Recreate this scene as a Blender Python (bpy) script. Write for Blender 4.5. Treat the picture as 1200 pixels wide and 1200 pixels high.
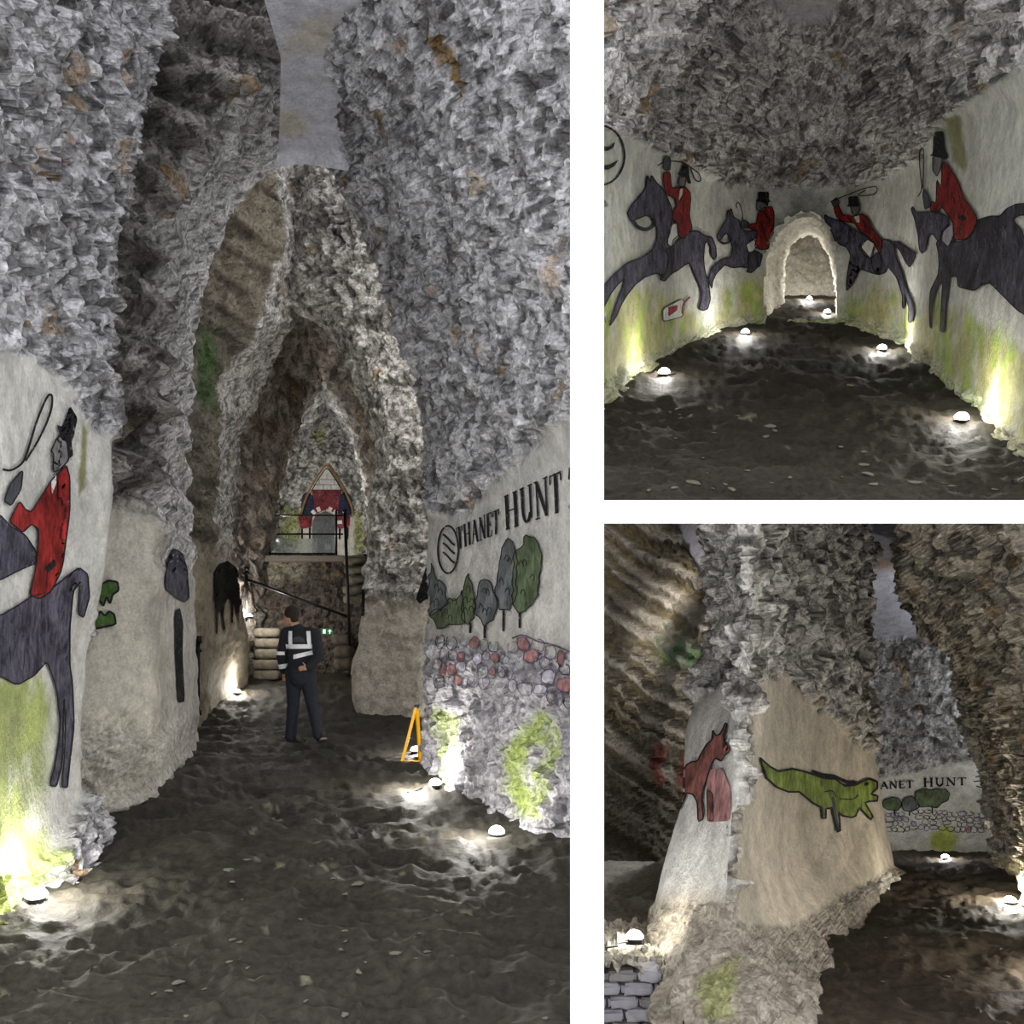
import bpy, bmesh, math, random
import numpy as np
from mathutils import Vector, Matrix
from mathutils.bvhtree import BVHTree
from mathutils.geometry import delaunay_2d_cdt

for o in list(bpy.data.objects): bpy.data.objects.remove(o)
scene = bpy.context.scene
COL = scene.collection
random.seed(7)

# ------------------------------------------------------------------ camera
F, CX, CY, EYE = 1000.0, 600.0, 725.0, 1.6      # focal length in px of a 1200 frame, principal point, eye height
cam = bpy.data.cameras.new('camera'); cam.sensor_width = 36; cam.lens = 36 * F / 1200
cam.shift_y = (CY - 600) / 1200; cam.clip_start = 0.05; cam.clip_end = 200
camo = bpy.data.objects.new('camera', cam); COL.objects.link(camo)
camo.location = (0, 0, EYE); camo.rotation_euler = (math.pi / 2, 0, 0)
scene.camera = camo
# ------------------------------------------------------------------ ambient light, exposure
w = bpy.data.worlds.new('world'); scene.world = w; w.use_nodes = True
bg = w.node_tree.nodes['Background']; bg.inputs[0].default_value = (0.97, 0.98, 1.0, 1); bg.inputs[1].default_value = 2.0
vs = scene.view_settings
vs.view_transform = 'Standard'; vs.look = 'None'; vs.gamma = 1; vs.use_curve_mapping = False; vs.exposure = 0.2

# ------------------------------------------------------------------ helpers
def P(px, py, D):                                  # pixel direction + depth -> world point
    return np.array([(px - CX) / F * D, D, EYE + (CY - py) / F * D])
def PA(px, py, D):
    px, py, D = (np.asarray(a, dtype=np.float64) for a in (px, py, D))
    return np.stack([(px - CX) / F * D, D + 0 * px, EYE + (CY - py) / F * D], -1)
def S(r, g=None, b=None):                          # sRGB 0..255 -> linear
    v = np.array([r, r if g is None else g, r if b is None else b], dtype=np.float64) / 255
    return np.where(v <= 0.04045, v / 12.92, ((v + 0.055) / 1.055) ** 2.4)

def _h(ix, iy, iz, s):
    h = (ix.astype(np.int64) * 374761393 + iy.astype(np.int64) * 668265263 + iz.astype(np.int64) * 2147483647 + s * 974634777) & 0xFFFFFFFF
    h = ((h ^ (h >> 13)) * 1274126177) & 0xFFFFFFFF
    h = ((h ^ (h >> 16)) * 2246822519) & 0xFFFFFFFF
    return (h ^ (h >> 15)) & 0xFFFFFFFF
def _r(ix, iy, iz, s): return (_h(ix, iy, iz, s) / 4294967295.0).astype(np.float32)

def vnoise(Q, s=0):                                # smooth value noise -1..1
    Q = Q.astype(np.float32); i = np.floor(Q).astype(np.int64); f = Q - i; f = f * f * (3 - 2 * f)
    out = 0
    for dx in (0, 1):
        for dy in (0, 1):
            for dz in (0, 1):
                wt = (f[:, 0] if dx else 1 - f[:, 0]) * (f[:, 1] if dy else 1 - f[:, 1]) * (f[:, 2] if dz else 1 - f[:, 2])
                out = out + wt * _r(i[:, 0] + dx, i[:, 1] + dy, i[:, 2] + dz, s)
    return out * 2 - 1
def fbm(Q, s=0, o=3):
    a, t = 1.0, 0
    for k in range(o): t = t + a * vnoise(Q * (2 ** k), s + k); a *= .5
    return t / 1.75
def facet(Q, s=0, tilt=1.0):                       # chipped stone: every cell is its own tilted plane
    Q = Q.astype(np.float32); i = np.floor(Q).astype(np.int64)
    best = np.full(len(Q), 9e9, np.float32); sec = best.copy()
    bc = np.zeros((len(Q), 3), np.int64); bf = np.zeros_like(Q)
    for dx in (-1, 0, 1):
        for dy in (-1, 0, 1):
            for dz in (-1, 0, 1):
                c = i + np.array([dx, dy, dz])
                ft = c + np.stack([_r(c[:, 0], c[:, 1], c[:, 2], s + k) for k in (1, 2, 3)], 1)
                d = ((Q - ft) ** 2).sum(1); m = d < best
                sec = np.where(m, best, np.minimum(sec, d)); best = np.where(m, d, best)
                bc[m] = c[m]; bf[m] = ft[m]
    rr = [_r(bc[:, 0], bc[:, 1], bc[:, 2], s + k) for k in (11, 12, 13, 14, 15)]
    g = np.stack(rr[1:4], 1) * 2 - 1
    val = (rr[0] - .5) + tilt * (g * (Q - bf)).sum(1)
    return val, rr[4], np.sqrt(sec) - np.sqrt(best)

def sdist(px, py, poly):                           # signed distance in px (inside positive)
    pts = np.array(poly, float); n = len(pts)
    inside = np.zeros(px.shape, bool); dm = np.full(px.shape, 1e9)
    for k in range(n):
        x1, y1 = pts[k]; x2, y2 = pts[(k + 1) % n]
        cond = ((y1 > py) != (y2 > py))
        with np.errstate(divide='ignore', invalid='ignore'):
            xi = (x2 - x1) * (py - y1) / ((y2 - y1) if y2 != y1 else 1e-9) + x1
        inside ^= cond & (px < xi)
        L2 = (x2 - x1) ** 2 + (y2 - y1) ** 2 + 1e-9
        t = np.clip(((px - x1) * (x2 - x1) + (py - y1) * (y2 - y1)) / L2, 0, 1)
        dm = np.minimum(dm, np.hypot(px - x1 - t * (x2 - x1), py - y1 - t * (y2 - y1)))
    return np.where(inside, dm, -dm)
def sm(x, a, b):
    t = np.clip((x - a) / (b - a), 0, 1); return t * t * (3 - 2 * t)

# ------------------------------------------------------------------ materials
MATS = {}
def nodes_of(name):
    m = bpy.data.materials.new(name); m.use_nodes = True
    nt = m.node_tree; return m, nt, nt.nodes['Principled BSDF']
def mat_rock():
    m, nt, b = nodes_of('chalk'); N, L = nt.nodes, nt.links
    at = N.new('ShaderNodeAttribute'); at.attribute_name = 'col'
    rg = N.new('ShaderNodeAttribute'); rg.attribute_name = 'rgh'
    tc = N.new('ShaderNodeTexCoord')
    n1 = N.new('ShaderNodeTexNoise'); n1.inputs['Scale'].default_value = 38; n1.inputs['Detail'].default_value = 5; n1.inputs['Roughness'].default_value = .65
    v1 = N.new('ShaderNodeTexVoronoi'); v1.inputs['Scale'].default_value = 26; v1.feature = 'F1'
    n2 = N.new('ShaderNodeTexNoise'); n2.inputs['Scale'].default_value = 14; n2.inputs['Detail'].default_value = 3
    dist = N.new('ShaderNodeVectorMath'); dist.operation = 'MULTIPLY_ADD'
    L.new(tc.outputs['Object'], n1.inputs['Vector']); L.new(tc.outputs['Object'], n2.inputs['Vector'])
    dist.inputs[1].default_value = (.06, .06, .06); L.new(n2.outputs['Color'], dist.inputs[0]); L.new(tc.outputs['Object'], dist.inputs[2])
    L.new(dist.outputs[0], v1.inputs['Vector'])
    # colour: attribute x speckle
    mr = N.new('ShaderNodeMapRange'); mr.inputs[1].default_value = .33; mr.inputs[2].default_value = .66; mr.inputs[3].default_value = .58; mr.inputs[4].default_value = 1.32
    L.new(n1.outputs['Fac'], mr.inputs[0])
    sepc = N.new('ShaderNodeSeparateColor'); L.new(v1.outputs['Color'], sepc.inputs[0])
    mr2 = N.new('ShaderNodeMapRange'); mr2.inputs[1].default_value = 0; mr2.inputs[2].default_value = .55; mr2.inputs[3].default_value = .45; mr2.inputs[4].default_value = 1.08
    L.new(sepc.outputs[0], mr2.inputs[0])
    n3 = N.new('ShaderNodeTexNoise'); n3.inputs['Scale'].default_value = 7; n3.inputs['Detail'].default_value = 7; n3.inputs['Roughness'].default_value = .7
    L.new(tc.outputs['Object'], n3.inputs['Vector'])
    mr3 = N.new('ShaderNodeMapRange'); mr3.inputs[1].default_value = .35; mr3.inputs[2].default_value = .6; mr3.inputs[3].default_value = .72; mr3.inputs[4].default_value = 1.1
    L.new(n3.outputs['Fac'], mr3.inputs[0])
    mrb = N.new('ShaderNodeMapRange'); mrb.inputs[1].default_value = .33; mrb.inputs[2].default_value = .66; mrb.inputs[3].default_value = .86; mrb.inputs[4].default_value = 1.12
    L.new(n1.outputs['Fac'], mrb.inputs[0])
    pm_ = N.new('ShaderNodeMath'); pm_.operation = 'MULTIPLY'; L.new(mr3.outputs[0], pm_.inputs[0]); L.new(mrb.outputs[0], pm_.inputs[1])
    rm_ = N.new('ShaderNodeMath'); rm_.operation = 'MULTIPLY'; L.new(mr.outputs[0], rm_.inputs[0]); L.new(mr2.outputs[0], rm_.inputs[1])
    mx = N.new('ShaderNodeMix'); mx.data_type = 'FLOAT'
    L.new(rg.outputs['Fac'], mx.inputs[0]); L.new(pm_.outputs[0], mx.inputs[2]); L.new(rm_.outputs[0], mx.inputs[3])
    vm = N.new('ShaderNodeVectorMath'); vm.operation = 'SCALE'; L.new(at.outputs['Color'], vm.inputs[0]); L.new(mx.outputs[0], vm.inputs['Scale'])
    L.new(vm.outputs[0], b.inputs['Base Color'])
    # relief
    hs = N.new('ShaderNodeMath'); hs.operation = 'MULTIPLY_ADD'; L.new(sepc.outputs[1], hs.inputs[0]); L.new(rg.outputs['Fac'], hs.inputs[1])
    h2 = N.new('ShaderNodeMath'); h2.operation = 'MULTIPLY_ADD'; h2.inputs[1].default_value = 2.2; L.new(n3.outputs['Fac'], h2.inputs[0]); L.new(n1.outputs['Fac'], h2.inputs[2]); L.new(h2.outputs[0], hs.inputs[2])
    bp = N.new('ShaderNodeBump'); bp.inputs['Distance'].default_value = .02; bp.inputs['Strength'].default_value = .8
    L.new(hs.outputs[0], bp.inputs['Height']); L.new(bp.outputs[0], b.inputs['Normal'])
    b.inputs['Roughness'].default_value = .85; b.inputs['Specular IOR Level'].default_value = .25
    return m
def mat_floor():
    m, nt, b = nodes_of('trodden_earth'); N, L = nt.nodes, nt.links
    at = N.new('ShaderNodeAttribute'); at.attribute_name = 'col'
    tc = N.new('ShaderNodeTexCoord')
    n1 = N.new('ShaderNodeTexNoise'); n1.inputs['Scale'].default_value = 22; n1.inputs['Detail'].default_value = 6; n1.inputs['Roughness'].default_value = .6
    L.new(tc.outputs['Object'], n1.inputs['Vector'])
    mr = N.new('ShaderNodeMapRange'); mr.inputs[1].default_value = .3; mr.inputs[2].default_value = .7; mr.inputs[3].default_value = .6; mr.inputs[4].default_value = 1.4
    L.new(n1.outputs['Fac'], mr.inputs[0])
    vm = N.new('ShaderNodeVectorMath'); vm.operation = 'SCALE'; L.new(at.outputs['Color'], vm.inputs[0]); L.new(mr.outputs[0], vm.inputs['Scale'])
    L.new(vm.outputs[0], b.inputs['Base Color'])
    bp = N.new('ShaderNodeBump'); bp.inputs['Distance'].default_value = .015; bp.inputs['Strength'].default_value = .7
    L.new(n1.outputs['Fac'], bp.inputs['Height']); L.new(bp.outputs[0], b.inputs['Normal'])
    b.inputs['Roughness'].default_value = .72; b.inputs['Specular IOR Level'].default_value = .18
    return m
def mat(name, rgb, rough=.7, var=.25, scale=30, metal=0, emit=0, bump=.2, spec=.3):
    if name in MATS: return MATS[name]
    m, nt, b = nodes_of(name); N, L = nt.nodes, nt.links
    c = tuple(S(*rgb)) if len(rgb) == 3 else rgb
    tc = N.new('ShaderNodeTexCoord'); n1 = N.new('ShaderNodeTexNoise'); n1.inputs['Scale'].default_value = scale; n1.inputs['Detail'].default_value = 5
    L.new(tc.outputs['Object'], n1.inputs['Vector'])
    mr = N.new('ShaderNodeMapRange'); mr.inputs[1].default_value = .3; mr.inputs[2].default_value = .7; mr.inputs[3].default_value = 1 - var; mr.inputs[4].default_value = 1 + var
    L.new(n1.outputs['Fac'], mr.inputs[0])
    vm = N.new('ShaderNodeVectorMath'); vm.operation = 'SCALE'; vm.inputs[0].default_value = c; L.new(mr.outputs[0], vm.inputs['Scale'])
    L.new(vm.outputs[0], b.inputs['Base Color'])
    if bump:
        bp = N.new('ShaderNodeBump'); bp.inputs['Distance'].default_value = .01; bp.inputs['Strength'].default_value = bump
        L.new(n1.outputs['Fac'], bp.inputs['Height']); L.new(bp.outputs[0], b.inputs['Normal'])
    b.inputs['Roughness'].default_value = rough; b.inputs['Metallic'].default_value = metal; b.inputs['Specular IOR Level'].default_value = spec
    if emit:
        b.inputs['Emission Color'].default_value = (*c, 1); b.inputs['Emission Strength'].default_value = emit
    MATS[name] = m; return m
ROCK = mat_rock(); EARTH = mat_floor()

def tag(o, label, cat=None, group=None, kind=None):
    if label: o['label'] = label
    if cat: o['category'] = cat
    if group: o['group'] = group
    if kind: o['kind'] = kind
    return o
def mesh_obj(name, V, Fc, m, parent=None, smooth=False):
    me = bpy.data.meshes.new(name); me.from_pydata([tuple(v) for v in V], [], [tuple(f) for f in Fc]); me.update()
    me.materials.append(m); o = bpy.data.objects.new(name, me); COL.objects.link(o); o.parent = parent
    if smooth: me.polygons.foreach_set('use_smooth', [True] * len(me.polygons))
    return o
def grid_obj(name, V, nu, nv, m, attrs, keep=None, smooth=True):
    idx = np.arange(nu * nv).reshape(nu, nv)
    q = np.stack([idx[:-1, :-1], idx[1:, :-1], idx[1:, 1:], idx[:-1, 1:]], -1).reshape(-1, 4)
    if keep is not None:
        k = keep.reshape(nu, nv); kq = (k[:-1, :-1] & k[1:, :-1] & k[1:, 1:] & k[:-1, 1:]).reshape(-1); q = q[kq]
    me = bpy.data.meshes.new(name)
    me.vertices.add(len(V)); me.vertices.foreach_set('co', V.astype(np.float32).ravel())
    me.loops.add(q.size); me.loops.foreach_set('vertex_index', q.ravel().astype(np.int32))
    me.polygons.add(len(q)); me.polygons.foreach_set('loop_start', (np.arange(len(q)) * 4).astype(np.int32))
    me.update(calc_edges=True); me.validate()
    if smooth: me.polygons.foreach_set('use_smooth', np.ones(len(me.polygons), bool))
    for k, a in attrs.items():
        if a.ndim == 2:
            at = me.attributes.new(k, 'FLOAT_COLOR', 'POINT'); at.data.foreach_set('color', np.concatenate([a, np.ones((len(a), 1))], 1).astype(np.float32).ravel())
        else:
            at = me.attributes.new(k, 'FLOAT', 'POINT'); at.data.foreach_set('value', a.astype(np.float32))
    me.materials.append(m)
    o = bpy.data.objects.new(name, me); COL.objects.link(o); o['kind'] = 'structure'
    return o, q

BVH = {}
def lap(A, k):
    for _ in range(k):
        B = A.copy()
        B[1:-1] = .5 * A[1:-1] + .25 * (A[:-2] + A[2:]); A = B; B = A.copy()
        B[:, 1:-1] = .5 * A[:, 1:-1] + .25 * (A[:, :-2] + A[:, 2:]); A = B
    return A
DEF = dict(amp=1.0, cell=.18, ani=(1, 1, 1), strata=0.0, sr=1.0)
def sheet(name, cols, paint, res=3.2, smooth=5, hole=None, sign=None, **kw):
    """cols: polylines of (px, py, depth), top to bottom, one per column of rock. The surface runs through them, then is chipped."""
    pr = dict(DEF); pr.update(kw)
    cs = [np.array(c, float) for c in cols]
    ylen = max(np.hypot(np.diff(c[:, 0]), np.diff(c[:, 1])).sum() for c in cs)
    nv = int(max(12, ylen / res)); t = np.linspace(0, 1, nv)
    C = []
    for c in cs:
        k = (c[:, 1] - c[0, 1]) / (c[-1, 1] - c[0, 1]); C.append(np.stack([np.interp(t, k, c[:, j]) for j in range(3)], 1))
    C = np.array(C)                                # ncols, nv, 3
    us = []
    for a in range(len(C) - 1):
        pl = np.hypot(*(C[a + 1] - C[a])[:, :2].T).max()
        l3 = np.percentile(np.linalg.norm(PA(*C[a + 1].T) - PA(*C[a].T), axis=1), 60)
        n = int(min(260, max(3, pl / res, l3 / .10)))
        us += list(a + np.arange(n) / n)
    us.append(len(C) - 1); us = np.array(us); nu = len(us)
    G = np.empty((nu, nv, 3))
    for j in range(3):
        for v in range(nv): G[:, v, j] = np.interp(us, np.arange(len(C)), C[:, v, j])
    W = lap(PA(G[..., 0], G[..., 1], G[..., 2]), smooth)
    px = CX + F * W[..., 0] / W[..., 1]; py = CY - F * (W[..., 2] - EYE) / W[..., 1]
    du = np.gradient(W, axis=0); dv = np.gradient(W, axis=1); Nn = np.cross(du, dv); Nn /= np.linalg.norm(Nn, axis=-1, keepdims=True) + 1e-9
    Nn = lap(Nn, 3); Nn /= np.linalg.norm(Nn, axis=-1, keepdims=True) + 1e-9
    view = W - np.array([0, 0, EYE]); s_ = np.sign(-(Nn * view).sum(-1).sum()) if sign is None else sign
    Nn = (Nn * s_).reshape(-1, 3); W = W.reshape(-1, 3); px = px.ravel(); py = py.ravel()
    Q = W * np.array(pr['ani'])
    wp = np.stack([fbm(W * 3.1, 70 + k, 2) for k in range(3)], 1) * .12
    f1, t1, e1 = facet((Q + wp) / pr['cell'], 3, .75)
    f2, t2, e2 = facet((Q + wp * .6) / (pr['cell'] * .42), 40, .8)
    f0, t0, e0 = facet((Q + wp * 1.5) / (pr['cell'] * 2.9), 77, .7)
    big = fbm(W * .9, 5, 3)
    pr_out = paint(px, py, W, t1, t2, big); col, rough = pr_out[:2]     # albedo, roughness of the chipped surface 0..1
    am = pr_out[2] if len(pr_out) > 2 else 1.0
    d = pr['amp'] * (big * .10 * (.35 + .65 * rough) + am * rough * (f0 * .13 * (t0 > .35) + f1 * .10 + f2 * .07 + .02) * (pr['cell'] / .2)
        + (1 - rough) * (.016 * fbm(W * 3.0, 9, 2) + .002 * fbm(W * 9, 19, 2)))
    if len(pr_out) > 3: d = d + pr_out[3]
    if pr['strata']:
        zz = W[:, 2] * pr['sr'] + .18 * fbm(W * np.array([.8, .8, 1.5]), 31, 2) + .05 * f1
        st = np.abs((zz * 2.1) % 1 - .5) * 2; st2 = np.abs((zz * 5.3 + .3) % 1 - .5) * 2
        d = d + pr['strata'] * rough * am * (.16 * sm(st, .3, .75) + .06 * sm(st2, .3, .7) - .13)
    d = .55 * d + .45 * lap(d.reshape(nu, nv), 1).ravel()
    V = W + Nn * d[:, None]
    keep = None if hole is None else (sdist(px, py, hole) < 6)
    if s_ < 0:                                      # keep face winding with the normal
        V = V.reshape(nu, nv, 3)[::-1].reshape(-1, 3); col = col.reshape(nu, nv, 3)[::-1].reshape(-1, 3); rough = rough.reshape(nu, nv)[::-1].ravel()
        if keep is not None: keep = keep.reshape(nu, nv)[::-1].ravel()
    o, q = grid_obj(name, V, nu, nv, ROCK, {'col': np.clip(col, 0, 1), 'rgh': rough}, keep)
    if len(o.data.polygons) == len(q): o.data.polygons.foreach_set('use_smooth', rough[q].mean(1) < .5)
    BVH[name] = BVHTree.FromPolygons([tuple(v) for v in V], [tuple(f) for f in q])
    return o

GREY = S(176, 175, 178); WARM = S(190, 180, 160); DARK = S(78, 74, 70); PLAS = S(214, 213, 208); OCH = S(150, 118, 70)
MOSS = S(120, 148, 50); OLIVE = S(120, 108, 74); GREEN = S(74, 112, 62); CREAM = S(206, 198, 180)
def lerp(a, b, k): return a + (b - a) * k[:, None]
def chips(W, t1, t2, big, base=GREY, dark=.2, ochre=.03, var=.55):
    """chalk: every flake its own grey, some stained dark, some darkened as crevice shade, a few ochre"""
    c = np.tile(base, (len(W), 1)) * (1 - var * .5 + var * t2)[:, None]
    c = c * np.where((t2 * 17) % 1 < .2, .36, np.where((t2 * 17) % 1 > .85, 1.18, 1.0))[:, None]  # small dark chips painted in place of shade in the crevices
    c = lerp(c, np.tile(DARK, (len(W), 1)), sm(1 - t1, 1 - dark, 1 - dark + .03) * .6)
    c = lerp(c, np.tile(OCH, (len(W), 1)), (((t1 * 37) % 1 < ochre * .7) & (t2 > .3)).astype(float) * .55)
    return c * (1 + .22 * big)[:, None]
def strat_tint(c, W, cols, k=1.0, freq=1.6):
    z = W[:, 2] * freq + .35 * fbm(W * .8, 88, 2)
    a = (np.sin(z * 6.3) * .5 + .5) * sm(fbm(W * np.array([1, 1, 4]), 55, 3), -.4, .5)
    return lerp(c, np.tile(cols, (len(W), 1)), a * k)
# ================================================================== STRUCTURE
def yL(D): return CY + F * (EYE - np.interp(D, [0, 11, 14.5, 18, 30], [0, 0, .3, .45, .45])) / D
def zL(D): return np.interp(D, [0, 11, 14.5, 18, 30], [0, 0, .3, .45, .45])
UY = np.array([345, 350, 368, 388, 438, 475, 586, 640.]); UD = np.array([20, 18, 15, 12.5, 9, 7.5, 5.0, 4.3])
WY = np.array([985, 996, 1003, 1030, 1110, 1200, 1300.]); WD = np.array([18, 15.5, 14, 9.5, 6.2, 4.5, 3.5])
def dU(y): return np.interp(y, UY, UD)
def dW(y): return np.interp(y, WY, WD)
def dLy(y):                                          # depth on the left floor at a pixel row
    D = np.linspace(2, 30, 800); return np.interp(-y, -yL(D), D)

# ---- white collage gutters between the three views, built as solid wedges widening with depth
WHITE = mat('gutter_white', (250, 250, 250), .9, .01, 3, bump=0, spec=.1)
def wedge(name, x0, x1, y0, y1, d0, d1):
    V = [P(x, y, d) for d in (d0, d1) for (x, y) in ((x0, y0), (x1, y0), (x1, y1), (x0, y1))]
    o = mesh_obj(name, V, [(0, 1, 2, 3), (7, 6, 5, 4), (0, 4, 5, 1), (1, 5, 6, 2), (2, 6, 7, 3), (3, 7, 4, 0)], WHITE); o['kind'] = 'structure'; return o
wedge('gutter_divider', 668.3, 707.7, -500, 1700, 3.2, 5.0)
wedge('gutter_shelf', 707.7, 1500, 586.3, 613.3, 3.2, 4.4)

# ---- floors
def floor_grid(name, xs, ys, dfun, colour, amp=1.0, up=(0, 0, 1)):
    X, Y = np.meshgrid(xs, ys, indexing='ij'); px, py = X.ravel(), Y.ravel()
    W = PA(px, py, dfun(px, py))
    wob = np.stack([fbm(W * 1.3, 60 + k, 2) for k in range(3)], 1) * .3
    Q = (W + wob)
    r1 = 1 - np.abs(vnoise(Q * np.array([3.4, 5.5, 3.4]), 21)); r2 = 1 - np.abs(vnoise(Q * np.array([7.5, 10, 8]), 22))
    lump = fbm(W * 2.2, 23, 3)
    r3 = 1 - np.abs(vnoise(Q * np.array([12, 17, 12]), 25))
    d = amp * (.04 * r1 ** 2 + .04 * r2 ** 2 + .014 * r3 ** 2 + .04 * lump + .008 * fbm(W * 18, 24, 2))
    V = W + np.array(up) * d[:, None]
    col = colour(px, py, W, lump)
    o, q = grid_obj(name, V, len(xs), len(ys), EARTH, {'col': np.clip(col, 0, 1)})
    BVH[name] = BVHTree.FromPolygons([tuple(v) for v in V], [tuple(f) for f in q])
    return o
def earth(px, py, W, lump, base=(56, 53, 47), fleck=(128, 124, 104), amt=.74):
    c = np.tile(S(*base), (len(W), 1)) * (1 + .35 * lump)[:, None]
    f = sm(fbm(W * 9, 91, 3) + .55 * fbm(W * 1.1, 92, 2), amt, amt + .12)
    return lerp(c, np.tile(S(*fleck), (len(W), 1)), f * .75)
ysL = np.concatenate([np.arange(764, 900, 1.6), np.arange(900, 1420, 3.0)])
floor_grid('floor', np.arange(-260, 690, 3.2), ysL, lambda x, y: dLy(y), earth)
ysU = np.concatenate([np.arange(347, 400, 1.3), np.arange(400, 606, 2.6)])
floor_grid('floor_upper', np.arange(672, 1400, 3.0), ysU, lambda x, y: dU(y), lambda *a: earth(*a, base=(52, 48, 42)))
ysW = np.concatenate([np.arange(990, 1060, 1.6), np.arange(1060, 1290, 2.8)])
floor_grid('floor_lower', np.arange(800, 1400, 3.0), ysW, lambda x, y: dW(y), lambda *a: earth(*a, base=(60, 53, 44)))

# ---- LEFT CHAMBER ------------------------------------------------------------
def jit(px, py, W, a=9): return px + a * fbm(W * 4, 101, 3), py + a * fbm(W * 4, 102, 3)
MOSS1 = [(-160, 800), (40, 790), (62, 830), (60, 900), (45, 960), (60, 1010), (30, 1090), (-160, 1160)]
PLAS1 = [(-200, 400), (40, 415), (75, 450), (100, 490), (135, 520), (140, 650), (115, 720), (100, 830), (100, 930), (60, 1000), (-200, 1120)]
def paint_left(px, py, W, t1, t2, big):
    x, y = jit(px, py, W)
    p = sm(sdist(x, y, PLAS1), -4, 6)
    c = chips(W, t1, t2, big, dark=.16, ochre=.05)
    pl = np.tile(PLAS, (len(W), 1)) * (1 + .22 * fbm(W * 2.2, 7, 4))[:, None]
    c = lerp(c, pl, p)
    mo = sm(sdist(x, y, MOSS1) + 16 * fbm(W * 2.5, 8, 3), -8, 16) * sm(fbm(W * 4, 12, 4), -1.1, -.1)
    c = lerp(c, np.tile(S(150, 164, 78), (len(W), 1)) * (1.1 + .6 * fbm(W * 3, 13, 3))[:, None], mo * .85)
    ol = sm(sdist(x, y, [(98, 490), (106, 505), (100, 570), (90, 585), (88, 550)]), -2, 4)
    c = lerp(c, np.tile(S(120, 122, 52), (len(W), 1)), ol * .85)
    return c, 1 - p * .985
c_edge = [(255, -220, 6.2), (205, 0, 6.2), (178, 100, 6.2), (145, 190, 6.15), (124, 290, 6.1), (120, 380, 6.1), (130, 450, 6.05), (132, 560, 6.0), (126, 660, 6.0),
          (104, 760, 5.95), (93, 850, 5.9), (95, 925, 5.9), (110, 960, 5.85), (120, 1010, 5.7)]
def shiftc(c, dx, D=None, dD=0): return [(a + dx, b, (D if D else d) + dD) for a, b, d in c]
sheet('wall_left', [
    [(-260, -300, 3.0), (-260, 500, 3.2), (-260, 1260, 3.2)],
    [(-120, -300, 3.3), (-120, 0, 3.5), (-120, 600, 3.6), (-120, 1190, 3.55)],
    [(0, -280, 4.0), (0, 0, 4.25), (0, 600, 4.45), (0, 1040, 4.45), (0, 1100, 4.35)],
    [(105, -250, 5.2), (90, 0, 5.3), (60, 300, 5.3), (62, 600, 5.25), (50, 900, 5.25), (58, 980, 5.2), (64, 1040, 5.1)],
    c_edge,
    shiftc(c_edge, -2, None, .35), shiftc(c_edge, -22, None, 1.1)], paint_left)

cA = [(352, -220), (335, 0), (320, 60), (290, 117), (255, 150), (230, 193), (195, 240), (184, 283), (198, 333), (197, 383), (190, 460), (179, 533), (181, 587), (185, 633), (185, 733), (187, 850), (190, 945)]
def paint_pierA(px, py, W, t1, t2, big):
    x, y = jit(px, py, W)
    c = chips(W, t1, t2, big, base=S(214, 212, 212), dark=.12, ochre=.04)
    cx = np.interp(y, [q[1] for q in cA], [q[0] for q in cA]); front = sm(cx - x, -6, 6)
    c = lerp(c, strat_tint(chips(W, t1, t2, big, base=S(158, 154, 150), dark=.25), W, S(66, 62, 58), .95, 2.2), front)
    p = sm(y, 575, 610) * (front * .9 + (1 - front) * sm(y, 640, 700) * .8)
    low = sm(y, 835, 850)
    pl = np.tile(S(196, 191, 180), (len(W), 1)) * (1 + .4 * fbm(W * 2.0, 7, 4))[:, None]
    c = lerp(c, pl, p)
    return c, 1 - p * (.98 - .45 * low), .45 + .55 * front
eA = [(368, -220, 10.2), (362, 100, 10.2), (338, 180, 10.2), (312, 200, 10.2), (290, 217, 10.2), (262, 260, 10.2), (245, 300, 10.2), (232, 350, 10.2), (226, 400, 10.2), (222, 450, 10.2), (224, 560, 10.2), (226, 640, 10.2), (229, 720, 10.2), (234, 800, 10.2), (235, 888, 10.1)]
cA3 = [(a, b, 7.5) for a, b in cA]
sheet('wall_pier_front', [
    [(200, -220, 6.7), (150, 0, 6.7), (110, 200, 6.7), (90, 400, 6.7), (85, 700, 6.7), (70, 970, 6.7)],
    [(270, -220, 7.1), (240, 60, 7.1), (180, 190, 7.1), (140, 350, 7.1), (140, 700, 7.1), (140, 962, 6.95)],
    [(a - 6, b, 7.35) for a, b in cA], cA3,
    [((a * .5 + np.interp(b, [q[1] for q in eA], [q[0] for q in eA]) * .5), b * (1 if b < 900 else .963), 8.8) for a, b in cA],
    eA, shiftc(eA, -6, None, 1.2), shiftc(eA, -20, None, 2.6)], paint_pierA, strata=1.1)

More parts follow.
